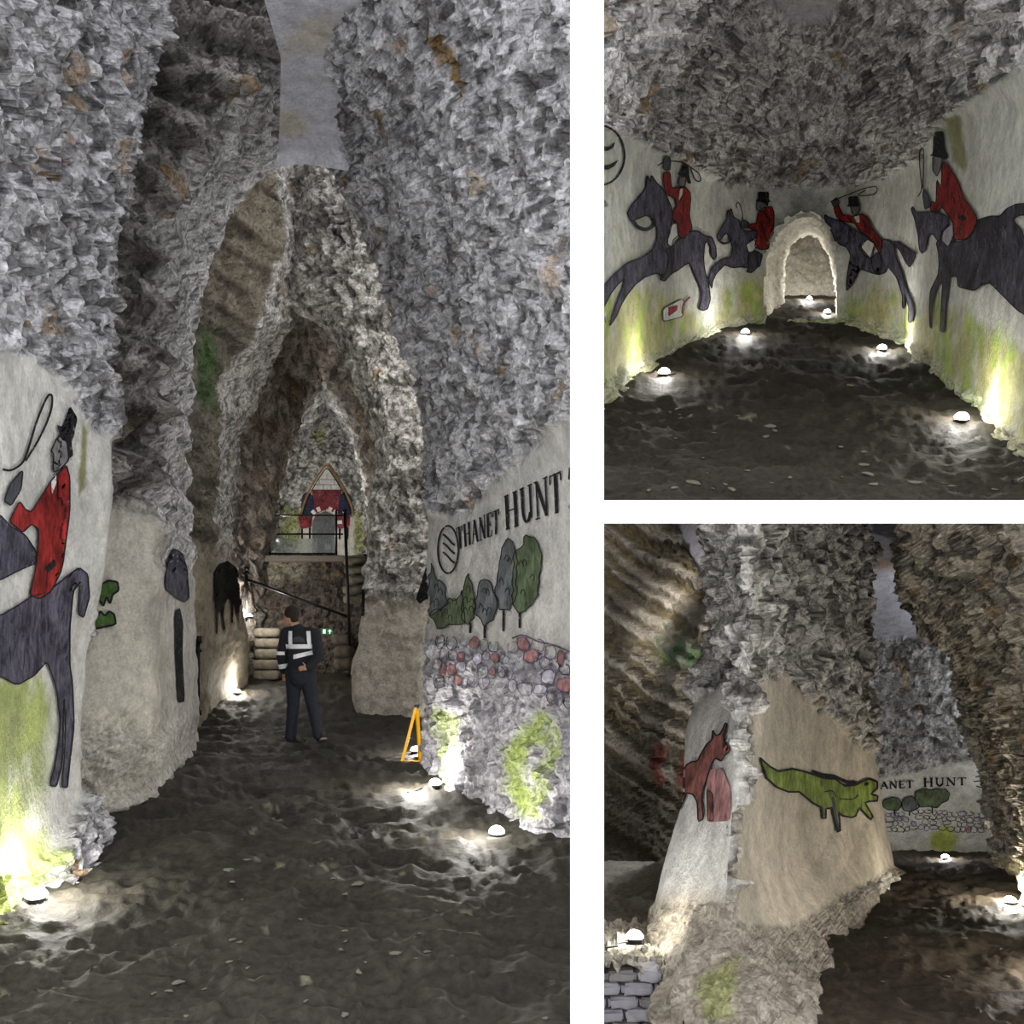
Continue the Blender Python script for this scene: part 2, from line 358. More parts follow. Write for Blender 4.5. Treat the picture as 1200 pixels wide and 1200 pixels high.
R1e = [(425, -220, 5.0), (400, 0, 6.0), (392, 80, 6.9), (386, 150, 7.8), (393, 195, 8.3), (421, 250, 8.5), (450, 300, 8.6), (465, 360, 8.7), (482, 405, 8.8), (496, 445, 8.9), (500, 520, 9.0), (502, 650, 9.0), (503, 800, 9.0), (502, 915, 8.7)]
PLAS2 = [(494, 605), (540, 600), (600, 545), (640, 505), (720, 470), (720, 780), (500, 745)]
MOSS2 = [(516, 825), (540, 835), (538, 930), (520, 920)]; MOSS3 = [(590, 880), (640, 830), (668, 870), (640, 960), (600, 960)]
def paint_right(px, py, W, t1, t2, big):
    x, y = jit(px, py, W)
    p = sm(sdist(x, y, PLAS2), -4, 6)
    c = chips(W, t1, t2, big, base=S(182, 181, 184), dark=.14, ochre=.03)
    lo = sm(y, 735, 760)
    c = lerp(c, np.tile(S(168, 165, 172), (len(W), 1)) * (1 + .3 * fbm(W * np.array([5, 5, 1.2]), 7, 3))[:, None], lo * .6)
    c = lerp(c, np.tile(S(200, 198, 194), (len(W), 1)) * (1 + .25 * fbm(W * 2.2, 7, 4))[:, None], p)
    for poly in (MOSS2, MOSS3):
        mo = sm(sdist(x, y, poly) + 10 * fbm(W * 5, 8, 3), -6, 12) * sm(fbm(W * 5, 12, 4), -.8, .2)
        c = lerp(c, np.tile(S(140, 158, 62), (len(W), 1)), mo * .85)
    re = sm(sdist(x, y, [(500, 40), (515, 45), (551, 100), (548, 118), (530, 95), (505, 62)]), -1, 2)
    c = lerp(c, np.tile(S(122, 96, 52), (len(W), 1)), re * .9)
    return c, 1 - p * .98 - lo * .25 * (1 - p)
sheet('wall_right', [
    shiftc(R1e, 4, None, 2.2), shiftc(R1e, 1, None, .7), R1e,
    [(470, -220, 4.9), (455, 0, 5.8), (470, 200, 7.3), (520, 400, 7.9), (543, 600, 7.9), (543, 800, 7.8), (543, 940, 7.5)],
    [(560, -220, 4.8), (560, 0, 5.5), (580, 300, 6.6), (603, 600, 6.8), (600, 850, 6.8), (600, 970, 6.6)],
    [(650, -220, 4.4), (650, 0, 4.9), (655, 300, 5.7), (662, 600, 5.95), (662, 850, 6.0), (662, 1000, 5.9)],
    [(690, -220, 4.2), (690, 0, 4.6), (690, 300, 5.2), (692, 600, 5.4), (692, 850, 5.4), (692, 1030, 5.3)]], paint_right, cell=.17)

def paint_ceiling(px, py, W, t1, t2, big):
    c = np.tile(S(196, 196, 204), (len(W), 1)) * (1 + .14 * fbm(W * 3, 7, 4))[:, None]
    c = lerp(c, np.tile(S(186, 172, 138), (len(W), 1)), sm(fbm(W * 3, 71, 3) + sm(py, 60, 110) * .3 - sm(py, 150, 175), .25, .7) * .5)
    return c, np.full(len(W), .06)
sheet('ceiling', [
    [(285, -320, 4.2), (309, 0, 6.0), (330, 70, 6.7), (326, 178, 8.0), (322, 196, 8.05)], [(350, -320, 4.2), (355, 0, 6.0), (355, 176, 8.0), (355, 192, 8.05)],
    [(450, -320, 4.2), (425, 0, 6.0), (410, 180, 8.0), (408, 200, 8.05)]], paint_ceiling)

def paint_B(px, py, W, t1, t2, big):
    x, y = jit(px, py, W, 5)
    c = chips(W, t1, t2, big, base=S(196, 192, 188), dark=.15, ochre=.04)
    rb = np.interp(y, [190, 273, 300, 350, 387, 417, 450, 550, 650, 860], [322, 333, 323, 310, 302, 280, 258, 257, 250, 236])
    a2 = sm(rb - x, -3, 3)
    st = strat_tint(np.tile(S(126, 119, 106), (len(W), 1)) * (1 + .4 * big)[:, None] * (.8 + .4 * t2)[:, None], W, S(66, 58, 50), 1.0, 2.6)
    gr = sm(sdist(x, y, [(222, 390), (262, 380), (262, 500), (224, 470)]), -6, 14) * sm(fbm(W * 2, 77, 3), -.5, .2)
    st = lerp(st, np.tile(S(72, 98, 56), (len(W), 1)), gr * .85)
    c = lerp(c, st, a2)
    lo = sm(y, 620, 680)
    c = lerp(c, np.tile(S(168, 158, 138), (len(W), 1)) * (1 + .35 * big)[:, None], lo * .8)
    return c, 1 - lo * .75 - a2 * .25 * (1 - lo), .55 + .45 * a2
rbo = [(318, 165, 12.7), (322, 190, 12.7), (333, 273, 12.7), (323, 300, 12.7), (310, 350, 12.7), (302, 387, 12.7), (280, 417, 12.7), (258, 450, 12.6), (257, 550, 12.6), (255, 650, 12.7), (252, 740, 12.9), (250, yL(12.9) + 4, 12.9)]
rbi = [(356, 165, 13.6), (352, 300, 13.8), (350, 372, 14.3), (334, 392, 14.5), (320, 432, 14.5), (306, 457, 14.5), (302, 480, 14.5), (286, 502, 14.5), (281, 520, 14.6), (277, 575, 14.7), (275, 648, 14.8), (284, 700, 15.0), (292, 750, 15.5), (293, yL(16) + 4, 15.8)]
sheet('wall_second_pier', [
    [(195, 165, 9.8), (195, 500, 9.8), (195, yL(10.6) + 4, 10.6)], [(230, 165, 11.2), (228, 500, 11.3), (232, yL(11.9) + 4, 11.8)],
    rbo, rbi, shiftc(rbi, -4, None, 1.0), shiftc(rbi, -10, None, 2.0)], paint_B, res=2.4, strata=.35, cell=.17, smooth=4)
iB = [(338, 165, 13.4), (338, 330, 13.6), (348, 368, 13.8), (370, 372, 13.8), (392, 397, 13.5), (405, 425, 13.4), (417, 455, 13.3), (427, 480, 13.3), (437, 520, 13.2), (440, 542, 13.2), (432, 582, 13.2), (430, 625, 13.1), (430, 657, 13.1), (424, 707, 13.0), (419, 757, 12.9), (411, 780, 12.8), (413, 820, 12.7), (422, 856, 12.6)]
def paint_Br(px, py, W, t1, t2, big):
    x, y = jit(px, py, W, 5)
    c = chips(W, t1, t2, big, base=S(196, 192, 186), dark=.14, ochre=.05)
    d = x - np.interp(y, [q[1] for q in iB], [q[0] for q in iB]); fr = sm(d, 22, 34)
    c = lerp(c, strat_tint(c * .95, W, S(84, 78, 70), .6, 1.2), fr)
    lo = sm(y, 690, 720)
    c = lerp(c, np.tile(S(178, 170, 156), (len(W), 1)) * (1 + .3 * big)[:, None], lo * .8)
    return c, 1 - lo * .7, .5 + .5 * fr
sheet('wall_right_pier', [
    shiftc(iB, 8, None, 3.0), shiftc(iB, 3, None, 1.4), iB,
    [(375, 165, 12.8), (385, 300, 12.8), (405, 372, 12.8), (440, 440, 12.8), (462, 540, 12.8), (460, 640, 12.8), (456, 760, 12.7), (458, 862, 12.4)],
    [(440, 165, 12.6), (470, 300, 12.6), (500, 420, 12.6), (516, 500, 12.6), (518, 650, 12.6), (518, 866, 12.3)]], paint_Br, res=2.6, strata=.45, cell=.19)

# tunnel behind the second arch, as rings of a pointed vault
def ring(D, L, ap, R, n=None):
    return [(x, y, D) for x, y in L] + [(ap[0], ap[1], D)] + [(x, y, D) for x, y in R[::-1]]
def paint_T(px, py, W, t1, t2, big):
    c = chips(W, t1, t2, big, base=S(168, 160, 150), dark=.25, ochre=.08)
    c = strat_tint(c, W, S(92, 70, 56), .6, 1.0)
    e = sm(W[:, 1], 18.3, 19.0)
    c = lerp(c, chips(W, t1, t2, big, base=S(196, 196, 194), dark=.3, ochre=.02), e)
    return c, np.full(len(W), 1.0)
def tunnel(name, rings, paint, res=2.2, step=.1, **kw):
    n = 150; out = []
    for rg in rings:
        a = np.array(rg, float); l = np.concatenate([[0], np.cumsum(np.linalg.norm(np.diff(PA(*a.T), axis=0), axis=1))]); l /= l[-1]
        out.append(np.stack([np.interp(np.linspace(0, 1, n), l, a[:, j]) for j in range(3)], 1))
    cols = [[tuple(out[r][k]) for r in range(len(rings))] for k in range(n)]
    C = np.array(cols); Dr = C[0, :, 2]
    us = np.unique(np.concatenate([np.linspace(Dr[i], Dr[i + 1], max(2, int((Dr[i + 1] - Dr[i]) / step)) + 1) for i in range(len(Dr) - 1)])); nv = len(us)
    G = np.empty((n, nv, 3))
    for k in range(n):
        for j in range(3): G[k, :, j] = np.interp(us, Dr, C[k, :, j])
    W = lap(PA(G[..., 0], G[..., 1], G[..., 2]), 2)
    Nn = np.cross(np.gradient(W, axis=0), np.gradient(W, axis=1)); Nn /= np.linalg.norm(Nn, axis=-1, keepdims=True) + 1e-9
    ctr = W.mean(axis=0, keepdims=True); s_ = np.sign((Nn * (ctr - W)).sum()); Nn = (Nn * s_).reshape(-1, 3); W = W.reshape(-1, 3)
    f1, t1, e1 = facet(W / .2, 3, .75); f2, t2, e2 = facet(W / .1, 40, .8); big = fbm(W * .9, 5, 3)
    px = CX + F * W[:, 0] / W[:, 1]; py = CY - F * (W[:, 2] - EYE) / W[:, 1]
    col, rough = paint(px, py, W, t1, t2, big)
    V = W + Nn * (rough * (f1 * .125 + f2 * .07) + .08 * big)[:, None]
    if s_ < 0:
        V = V.reshape(n, nv, 3)[::-1].reshape(-1, 3); col = col.reshape(n, nv, 3)[::-1].reshape(-1, 3); rough = rough.reshape(n, nv)[::-1].ravel()
    o, q = grid_obj(name, V, n, nv, ROCK, {'col': np.clip(col, 0, 1), 'rgh': rough})
    BVH[name] = BVHTree.FromPolygons([tuple(v) for v in V], [tuple(f) for f in q]); return o
sheet_rings = [
    ring(14.3, [(262, 815), (262, 650), (270, 500), (315, 400)], (358, 350), [(446, 815), (446, 660), (452, 560), (450, 500), (412, 395)]),
    ring(16.6, [(292, 800), (284, 650), (300, 540), (330, 440)], (362, 385), [(428, 800), (438, 660), (444, 570), (436, 510), (402, 430)]),
    ring(17.2, [(306, 800), (306, 650), (320, 565), (345, 475)], (372, 425), [(424, 800), (432, 660), (438, 570), (428, 520), (403, 462)]),
    ring(18.4, [(316, 790), (316, 648), (327, 570), (355, 480)], (378, 440), [(430, 790), (432, 660), (436, 590), (425, 535), (404, 475)]),
    ring(19.2, [(306, 790), (310, 648), (318, 590), (345, 500)], (380, 455), [(440, 790), (440, 660), (440, 600), (428, 540), (408, 490)]),
    ring(24.0, [(318, 760), (322, 648), (330, 590), (352, 530)], (384, 480), [(430, 760), (430, 660), (430, 600), (420, 560), (410, 520)])]
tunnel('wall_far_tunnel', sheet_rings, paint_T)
def paint_end(px, py, W, t1, t2, big):
    x, y = jit(px, py, W, 2)
    c = chips(W, t1, t2, big, base=S(200, 200, 196), dark=.25, ochre=.02)
    p = sm(sdist(x, y, [(350, 670), (352, 600), (358, 575), (383, 540), (410, 575), (416, 600), (418, 670)]), -1, 3)
    c = lerp(c, np.tile(S(206, 200, 190), (len(W), 1)), p)
    mo = sm(fbm(W * 1.5, 33, 3) + sm(y, 570, 620) * .6, .3, .7) * (1 - p)
    c = lerp(c, np.tile(S(160, 168, 96), (len(W), 1)), mo * .7)
    return c, 1 - p * .92
sheet('wall_far_end', [[(300, 440, 23.6), (300, 720, 23.6)], [(384, 440, 23.7), (384, 720, 23.7)], [(450, 440, 23.6), (450, 720, 23.6)]], paint_end, res=1.8)

# ---- UPPER RIGHT CHAMBER -------------------------------------------------------
ARCH = [(893, 382), (889, 340), (894, 300), (911, 268), (934, 251), (950, 248), (963, 255), (975, 276), (983, 302), (986, 330), (986, 378)]
UPL = [(690, 150), (735, 158), (778, 178), (815, 195), (850, 214), (890, 218), (940, 220), (1000, 218), (1050, 204), (1080, 180), (1093, 160), (1120, 130), (1200, 72), (1290, 20), (1290, 720), (690, 720)]
def uskirt(px):                                      # top of the broken foot of the wall
    return np.interp(px, [700, 760, 800, 840, 880, 990, 1020, 1060, 1100, 1150, 1200], [452, 412, 392, 376, 368, 362, 375, 388, 420, 470, 515])
def paint_U(px, py, W, t1, t2, big):
    x, y = jit(px, py, W, 7)
    p = sm(sdist(x, y, UPL), -3, 5)
    c = chips(W, t1, t2, big, base=S(192, 189, 187), dark=.2, ochre=.05)
    pl = np.tile(S(212, 212, 204), (len(W), 1)) * (1 + .38 * fbm(W * 1.6, 7, 4))[:, None]
    foot = sm(y - uskirt(x), -4, 6)
    c = lerp(c, pl, p * (1 - foot * .4))
    hy = np.interp(x, [700, 740, 790, 830, 850, 890, 990, 1020, 1050, 1070, 1110, 1200], [345, 330, 335, 380, 322, 318, 350, 330, 330, 350, 345, 395])
    mo = sm(y - hy + 22 * fbm(W * 2, 8, 3), -6, 26) * sm(fbm(W * 3, 12, 4), -1.0, .1) * (1 - foot * .4)
    mo = np.maximum(mo, .5 * sm(fbm(W * 1.7, 14, 3), .35, .7) * p)
    g = np.where((fbm(W * 3, 15, 3) > .1)[:, None], S(158, 180, 56), S(176, 174, 104))
    c = lerp(c, g * (1.05 + .4 * fbm(W * 5, 13, 3))[:, None], mo * .85)
    ol = sm(sdist(x, y, [(1110, 135), (1126, 135), (1134, 180), (1130, 200), (1116, 190)]), -2, 4)
    c = lerp(c, np.tile(S(128, 126, 62), (len(W), 1)), ol * .8)
    tp = sm(sdist(x, y, [(890, -60), (1010, -60), (985, 10), (960, 22), (925, 18), (905, 0)]), -3, 4)
    c = lerp(c, np.tile(S(176, 174, 176), (len(W), 1)), tp)
    return c, 1 - np.maximum(p * (.98 - .55 * foot), tp * .8)
def ucol(px, yb, ytop_mid, Dtop, x_top, Dm=None):
    D = float(dU(yb)); Dm = Dm or D
    return [(x_top[0], -330, Dtop[0]), (x_top[1], -120, Dtop[1]), (x_top[2], 0, Dtop[2]), (x_top[3], 110, Dtop[3]), (px, ytop_mid, Dm), (px, yb - 10, D), (px, yb + 12, D * .97)]
UC = [
    ucol(674, 520, 120, (4.2, 4.4, 4.7, 4.9), (674, 674, 674, 674), 5.1),
    ucol(702, 485, 142, (4.6, 5.2, 5.8, 6.2), (702, 702, 702, 702), 6.7),
    ucol(735, 456, 160, (4.8, 5.8, 6.6, 7.2), (760, 755, 748, 740), 7.9),
    ucol(772, 428, 180, (5.0, 6.2, 7.3, 8.2), (810, 805, 795, 782), 9.1),
    ucol(805, 406, 195, (5.1, 6.5, 7.9, 9.2), (845, 840, 828, 815), 10.6),
    ucol(840, 392, 212, (5.2, 6.7, 8.4, 10.2), (875, 870, 860, 850), 12.0),
    ucol(872, 384, 217, (5.2, 6.8, 8.8, 11.0), (905, 900, 892, 882), 12.9),
    ucol(900, 380, 219, (5.2, 6.8, 9.0, 11.4), (925, 922, 916, 908), 13.5),
    ucol(945, 380, 220, (5.2, 6.8, 9.1, 11.6), (950, 950, 948, 946), 13.8),
    ucol(990, 382, 219, (5.2, 6.8, 9.0, 11.4), (976, 978, 982, 986), 13.4),
    ucol(1020, 392, 214, (5.2, 6.7, 8.6, 10.8), (1000, 1003, 1008, 1014), 12.2),
    ucol(1055, 406, 203, (5.1, 6.5, 8.0, 9.6), (1030, 1034, 1040, 1048), 10.8),
    ucol(1085, 434, 180, (5.0, 6.2, 7.4, 8.6), (1065, 1068, 1074, 1080), 9.3),
    ucol(1130, 472, 140, (4.8, 5.9, 6.8, 7.4), (1115, 1118, 1122, 1127), 7.7),
    ucol(1165, 506, 110, (4.6, 5.6, 6.2, 6.6), (1160, 1160, 1162, 1164), 6.9),
    ucol(1205, 545, 90, (4.4, 5.2, 5.6, 5.9), (1205, 1205, 1205, 1205), 6.0),
    ucol(1290, 620, 60, (4.0, 4.4, 4.6, 4.7), (1290, 1290, 1290, 1290), 4.8),
    ucol(1480, 640, 60, (3.4, 3.6, 3.7, 3.8), (1480, 1480, 1480, 1480), 3.8)]
sheet('wall_upper', UC, paint_U, res=2.9, hole=ARCH, cell=.21, smooth=8)
def paint_door(px, py, W, t1, t2, big):
    c = np.tile(S(206, 202, 190), (len(W), 1)) * (1 + .25 * fbm(W * 2.5, 7, 4))[:, None] * (.85 + .3 * t2)[:, None]
    c = lerp(c, np.tile(S(170, 150, 100), (len(W), 1)), sm(fbm(W * 1.6, 61, 3), .25, .6) * .6)
    return c, np.full(len(W), .38)
def arch_ring(D, outline, k=0): return [(x, y, D) for x, y in outline]
INA = [(917, 362), (916, 330), (918, 305), (925, 288), (938, 277), (950, 274), (961, 279), (971, 294), (979, 322), (982, 345), (982, 360)]
tunnel('wall_doorway', [arch_ring(13.35, [(x + (-2 if x < 940 else 1), y + (-2 if y < 330 else 4)) for x, y in ARCH]), arch_ring(13.6, ARCH), arch_ring(16.6, INA),
                        arch_ring(19.5, [(x, y - 6) for x, y in INA])], paint_door, step=.08)
sheet('wall_doorway_end', [[(905, 250, 18.8), (905, 372, 18.3)], [(950, 250, 18.9), (950, 372, 18.4)], [(1000, 250, 18.8), (1000, 372, 18.3)]], paint_door, res=2, strata=.2)

# ---- LOWER RIGHT CHAMBER -------------------------------------------------------
def paint_Wl(px, py, W, t1, t2, big):
    x, y = jit(px, py, W, 5)
    # bedding planes dip along the wall
    s = (y - .62 * (x - 708)) / 60 + .12 * fbm(W * 1.1, 41, 3)
    b1 = sm(vnoise(np.stack([s * 7.5, x / 200, x * 0], 1), 43), -.4, .3); b2 = vnoise(np.stack([s * 26, x / 70, x * 0], 1), 44) * .5 + .5
    c = lerp(np.tile(S(196, 188, 174), (len(W), 1)), np.tile(S(112, 100, 74), (len(W), 1)), b1) * (.6 + .6 * b2)[:, None]
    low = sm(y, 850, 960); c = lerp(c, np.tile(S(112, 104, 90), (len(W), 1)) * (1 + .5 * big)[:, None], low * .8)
    gr = sm(sdist(x, y, [(752, 760), (775, 730), (800, 745), (836, 770), (820, 795), (795, 785), (765, 775)]), -8, 10) * sm(fbm(W * 3, 77, 3), -.6, .2)
    c = lerp(c, np.tile(S(80, 122, 70), (len(W), 1)), gr * .85)
    for poly in ([(758, 868), (776, 872), (768, 922), (754, 920)], [(793, 878), (806, 878), (802, 925), (790, 920)]):
        rd = sm(sdist(x, y, poly), -2, 3) * sm(fbm(W * 6, 78, 3), -.7, 0)
        c = lerp(c, np.tile(S(140, 62, 44), (len(W), 1)), rd * .9)
    ce = sm(sdist(x, y, [(780, 560), (792, 622), (806, 655), (840, 692), (860, 600)]), -2, 3)
    c = lerp(c, np.tile(S(182, 180, 190), (len(W), 1)), ce)
    return c, np.where(ce > .5, .05, .5), .8 + 0 * ce, (1 - ce) * (.07 * b1 + .05 * b2)
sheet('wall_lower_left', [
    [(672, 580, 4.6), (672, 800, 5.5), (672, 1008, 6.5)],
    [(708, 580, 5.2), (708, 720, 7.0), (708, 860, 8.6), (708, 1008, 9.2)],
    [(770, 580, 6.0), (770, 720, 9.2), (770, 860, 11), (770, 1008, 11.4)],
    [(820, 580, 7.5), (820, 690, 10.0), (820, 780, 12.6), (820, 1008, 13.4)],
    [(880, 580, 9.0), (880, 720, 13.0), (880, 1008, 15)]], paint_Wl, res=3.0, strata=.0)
def dWl(px, py): return np.interp(py, [996, 1006, 1040, 1080, 1130, 1190], [13.5, 11.5, 9.0, 7.2, 6.0, 5.2])
floor_grid('floor_side', np.arange(672, 850, 2.6), np.arange(996, 1150, 2.2), dWl, lambda *a: earth(*a, base=(128, 120, 108)))

pk = [(872, 580, 5.6), (873, 700, 5.6), (870, 800, 5.5), (864, 880, 5.4), (858, 960, 5.3), (852, 1040, 5.1), (846, 1120, 4.8), (842, 1200, 4.25), (836, 1300, 3.4)]
pl_ = [(834, 580, 6.6), (838, 700, 6.6), (836, 760, 6.6), (826, 800, 6.6), (806, 845, 6.5), (801, 900, 6.45), (798, 940, 6.4), (780, 1000, 6.3), (768, 1050, 6.2), (756, 1098, 6.0), (782, 1135, 4.98), (770, 1180, 4.7), (764, 1200, 4.45), (745, 1300, 3.6)]
pr_ = [(1002, 580, 8.6), (1014, 640, 8.9), (1018, 720, 9.1), (1016, 800, 9.3), (1020, 860, 9.5), (1031, 920, 9.6), (1040, 980, 9.6), (1046, 1012, 9.5), (1048, 1036, 9.3)]
PWL = [(780, 845), (850, 800), (862, 850), (864, 1010), (850, 1060), (760, 1060)]
PWR = [(876, 860), (900, 795), (925, 790), (960, 830), (1000, 868), (1034, 885), (1060, 1010), (990, 1050), (920, 1090), (860, 1080)]
def paint_pil(px, py, W, t1, t2, big):
    x, y = jit(px, py, W, 5)
    kx = np.interp(y, [q[1] for q in pk], [q[0] for q in pk]); left = sm(kx - x, -3, 3)
    c = chips(W, t1, t2, big, base=S(184, 179, 170), dark=.2, ochre=.06)
    c = lerp(c, chips(W, t1, t2, big, base=S(206, 204, 200), dark=.14), left * sm(950 - y, 0, 60))
    p1 = sm(sdist(x, y, PWL), -3, 5) * left; p2 = sm(sdist(x, y, PWR), -3, 5) * (1 - left)
    c = lerp(c, np.tile(S(204, 202, 198), (len(W), 1)) * (1 + .3 * fbm(W * np.array([5, 5, 2]), 7, 3))[:, None], p1 * .95)
    c = lerp(c, np.tile(S(200, 190, 172), (len(W), 1)) * (.94 + .5 * fbm(W * 1.7, 7, 4))[:, None], p2)
    lo = sm(y, 1030, 1060)
    c = lerp(c, np.tile(S(172, 162, 146), (len(W), 1)) * (1 + .35 * fbm(W * np.array([6, 6, 1.5]), 7, 3))[:, None], lo * (1 - p2) * .7)
    mo = sm(sdist(x, y, [(820, 1140), (860, 1130), (868, 1210), (822, 1210)]) + 12 * fbm(W * 6, 8, 3), -6, 10)
    c = lerp(c, np.tile(S(158, 164, 96), (len(W), 1)), mo * .7)
    return c, 1 - np.maximum(p1, p2) * .98 - lo * (1 - np.maximum(p1, p2)) * .3, 1 - .45 * lo
sheet('wall_pillar', [
    shiftc(pl_, 30, None, 4.5), shiftc(pl_, 6, None, 1.2), pl_, [(853, 580, 6.0), (856, 780, 6.0), (838, 860, 5.9), (828, 960, 5.8), (812, 1060, 5.6), (806, 1120, 4.95), (800, 1200, 4.35), (790, 1300, 3.5)],
    pk, [(905, 580, 6.2), (910, 800, 6.3), (900, 1000, 6.1), (893, 1100, 5.3), (890, 1200, 4.1), (884, 1300, 3.3)],
    [(950, 580, 7.3), (960, 800, 7.6), (962, 1000, 7.3), (962, 1100, 6.0), (955, 1160, 4.9), (948, 1192, 4.5), (946, 1235, 4.4)],
    [(985, 580, 8.0), (995, 800, 8.5), (1005, 980, 8.4), (1010, 1040, 7.6), (1012, 1080, 7.25), (1013, 1112, 7.1)],
    pr_, shiftc(pr_, -3, None, 1.0), shiftc(pr_, -14, None, 3.0)], paint_pil, res=3.0, cell=.19)

PB = [(1020, 912), (1060, 905), (1100, 898), (1140, 890), (1180, 885), (1190, 1020), (1020, 1020)]
def paint_Wb(px, py, W, t1, t2, big):
    x, y = jit(px, py, W, 4)
    c = chips(W, t1, t2, big, base=S(182, 182, 182), dark=.2, ochre=.01)
    p = sm(sdist(x, y, PB), -2, 4)
    c = lerp(c, np.tile(S(208, 207, 200), (len(W), 1)) * (1 + .2 * fbm(W * 2, 7, 3))[:, None], p)
    mo = sm(sdist(x, y, [(1084, 1000), (1092, 975), (1112, 965), (1124, 985), (1118, 1004)]) + 6 * fbm(W * 3, 8, 3), -4, 8)
    c = lerp(c, np.tile(S(172, 184, 70), (len(W), 1)), mo * .9)
    te = sm(745 - y + 4 * big, -2, 3)
    c = lerp(c, np.tile(S(190, 192, 206), (len(W), 1)) * (1 + .12 * fbm(W * 2.5, 7, 3))[:, None], te)
    c = lerp(c, np.tile(S(160, 120, 74), (len(W), 1)), te * sm(fbm(W * 1.7, 17, 3) + .5 * sm(680 - y, -10, 20), .5, .75) * .7)
    re = sm(sdist(x, y, [(1055, 780), (1063, 785), (1066, 806), (1059, 804)]), -1, 1)
    c = lerp(c, np.tile(S(150, 130, 90), (len(W), 1)), re * .8)
    return c, np.where(te > .5, .06, 1 - p * .98)
sheet('wall_lower_back', [
    [(985, 560, 8.0), (985, 740, 12.6), (985, 752, 13.4), (985, 900, 14.2), (1000, 1012, 14.4)],
    [(1050, 560, 8.0), (1050, 740, 12.6), (1050, 752, 13.4), (1050, 900, 14.2), (1050, 1012, 14.4)],
    [(1120, 560, 8.0), (1120, 735, 12.4), (1120, 747, 13.0), (1120, 900, 14.0), (1120, 1008, 14.2)],
    [(1215, 560, 8.0), (1215, 735, 12.0), (1215, 747, 12.6), (1215, 900, 13.4), (1215, 1008, 13.6)]], paint_Wb, res=2.6, cell=.19, strata=.25, smooth=2)
we = [(1072, 560, 6.8), (1058, 640, 7.6), (1062, 700, 8.4), (1090, 735, 9.2), (1110, 748, 9.8), (1128, 790, 10.2), (1132, 850, 10.6), (1150, 900, 11.0), (1158, 950, 11.4), (1166, 990, 11.6), (1172, 1018, 11.2)]
def paint_Wr(px, py, W, t1, t2, big):
    c = chips(W, t1, t2, big, base=S(176, 168, 152), dark=.25, ochre=.08)
    c = lerp(c, np.tile(S(196, 184, 140), (len(W), 1)), sm(py, 995, 1020) * .8)
    return c, 1 - .4 * sm(py, 995, 1020)
sheet('wall_lower_right', [
    shiftc(we, 6, None, 2.5), shiftc(we, 2, None, .8), we,
    [(1120, 560, 6.0), (1130, 700, 7.2), (1165, 850, 8.8), (1182, 950, 9.6), (1187, 1040, 9.3)],
    [(1165, 560, 5.4), (1175, 700, 6.4), (1192, 850, 7.6), (1200, 950, 8.2), (1203, 1062, 7.9)],
    [(1290, 560, 4.2), (1290, 800, 4.8), (1290, 1200, 5.2)], [(1480, 560, 3.4), (1480, 800, 3.8), (1480, 1300, 3.9)]], paint_Wr, res=3.0, cell=.19)
# ================================================================== THINGS
def empty(name, loc, label, cat, group=None):
    o = bpy.data.objects.new(name, None); COL.objects.link(o); o.location = loc; o.empty_display_size = .1
    return tag(o, label, cat, group)
def bm_obj(name, bm, m, parent=None, smooth=False):
    me = bpy.data.meshes.new(name); bm.to_mesh(me); bm.free(); me.materials.append(m)
    if smooth: me.polygons.foreach_set('use_smooth', [True] * len(me.polygons))
    o = bpy.data.objects.new(name, me); COL.objects.link(o); o.parent = parent; return o
def cone(bm, r1, r2, h, z0=0, seg=16, rot=None, loc=(0, 0, 0)):
    M = Matrix.Translation(loc) @ (rot.to_4x4() if rot else Matrix.Identity(4)) @ Matrix.Translation((0, 0, z0 + h / 2))
    return bmesh.ops.create_cone(bm, cap_ends=True, segments=seg, radius1=r1, radius2=r2, depth=h, matrix=M)
def box(bm, c, s, rot=None, bev=0):
    g = bmesh.ops.create_cube(bm, size=1, matrix=Matrix.Translation(c) @ (rot.to_4x4() if rot else Matrix.Identity(4)) @ Matrix.Diagonal((*s, 1)))
    if bev:
        es = list({e for v in g['verts'] for e in v.link_edges}); bmesh.ops.bevel(bm, geom=es, offset=bev, segments=2, affect='EDGES')
def rod(bm, a, b, r, seg=10):
    a, b = Vector(a), Vector(b); d = b - a
    rot = d.to_track_quat('Z', 'Y').to_matrix()
    cone(bm, r, r, d.length, 0, seg, rot, a)
def hit(names, px, py):
    d = Vector(P(px, py, 1.0)) - Vector((0, 0, EYE)); best = None
    for n in names:
        h = BVH[n].ray_cast(Vector((0, 0, EYE)), d.normalized())
        if h[0] is not None and (best is None or h[3] < best[3]): best = h
    return best
BLK = mat('black_metal', (28, 28, 30), .45, .15, 40, metal=.6)
LENS = mat('lit_lens', (255, 252, 244), .3, 0, 5, emit=22, bump=0)
CABLE = mat('black_rubber', (22, 22, 22), .6, .1, 50)
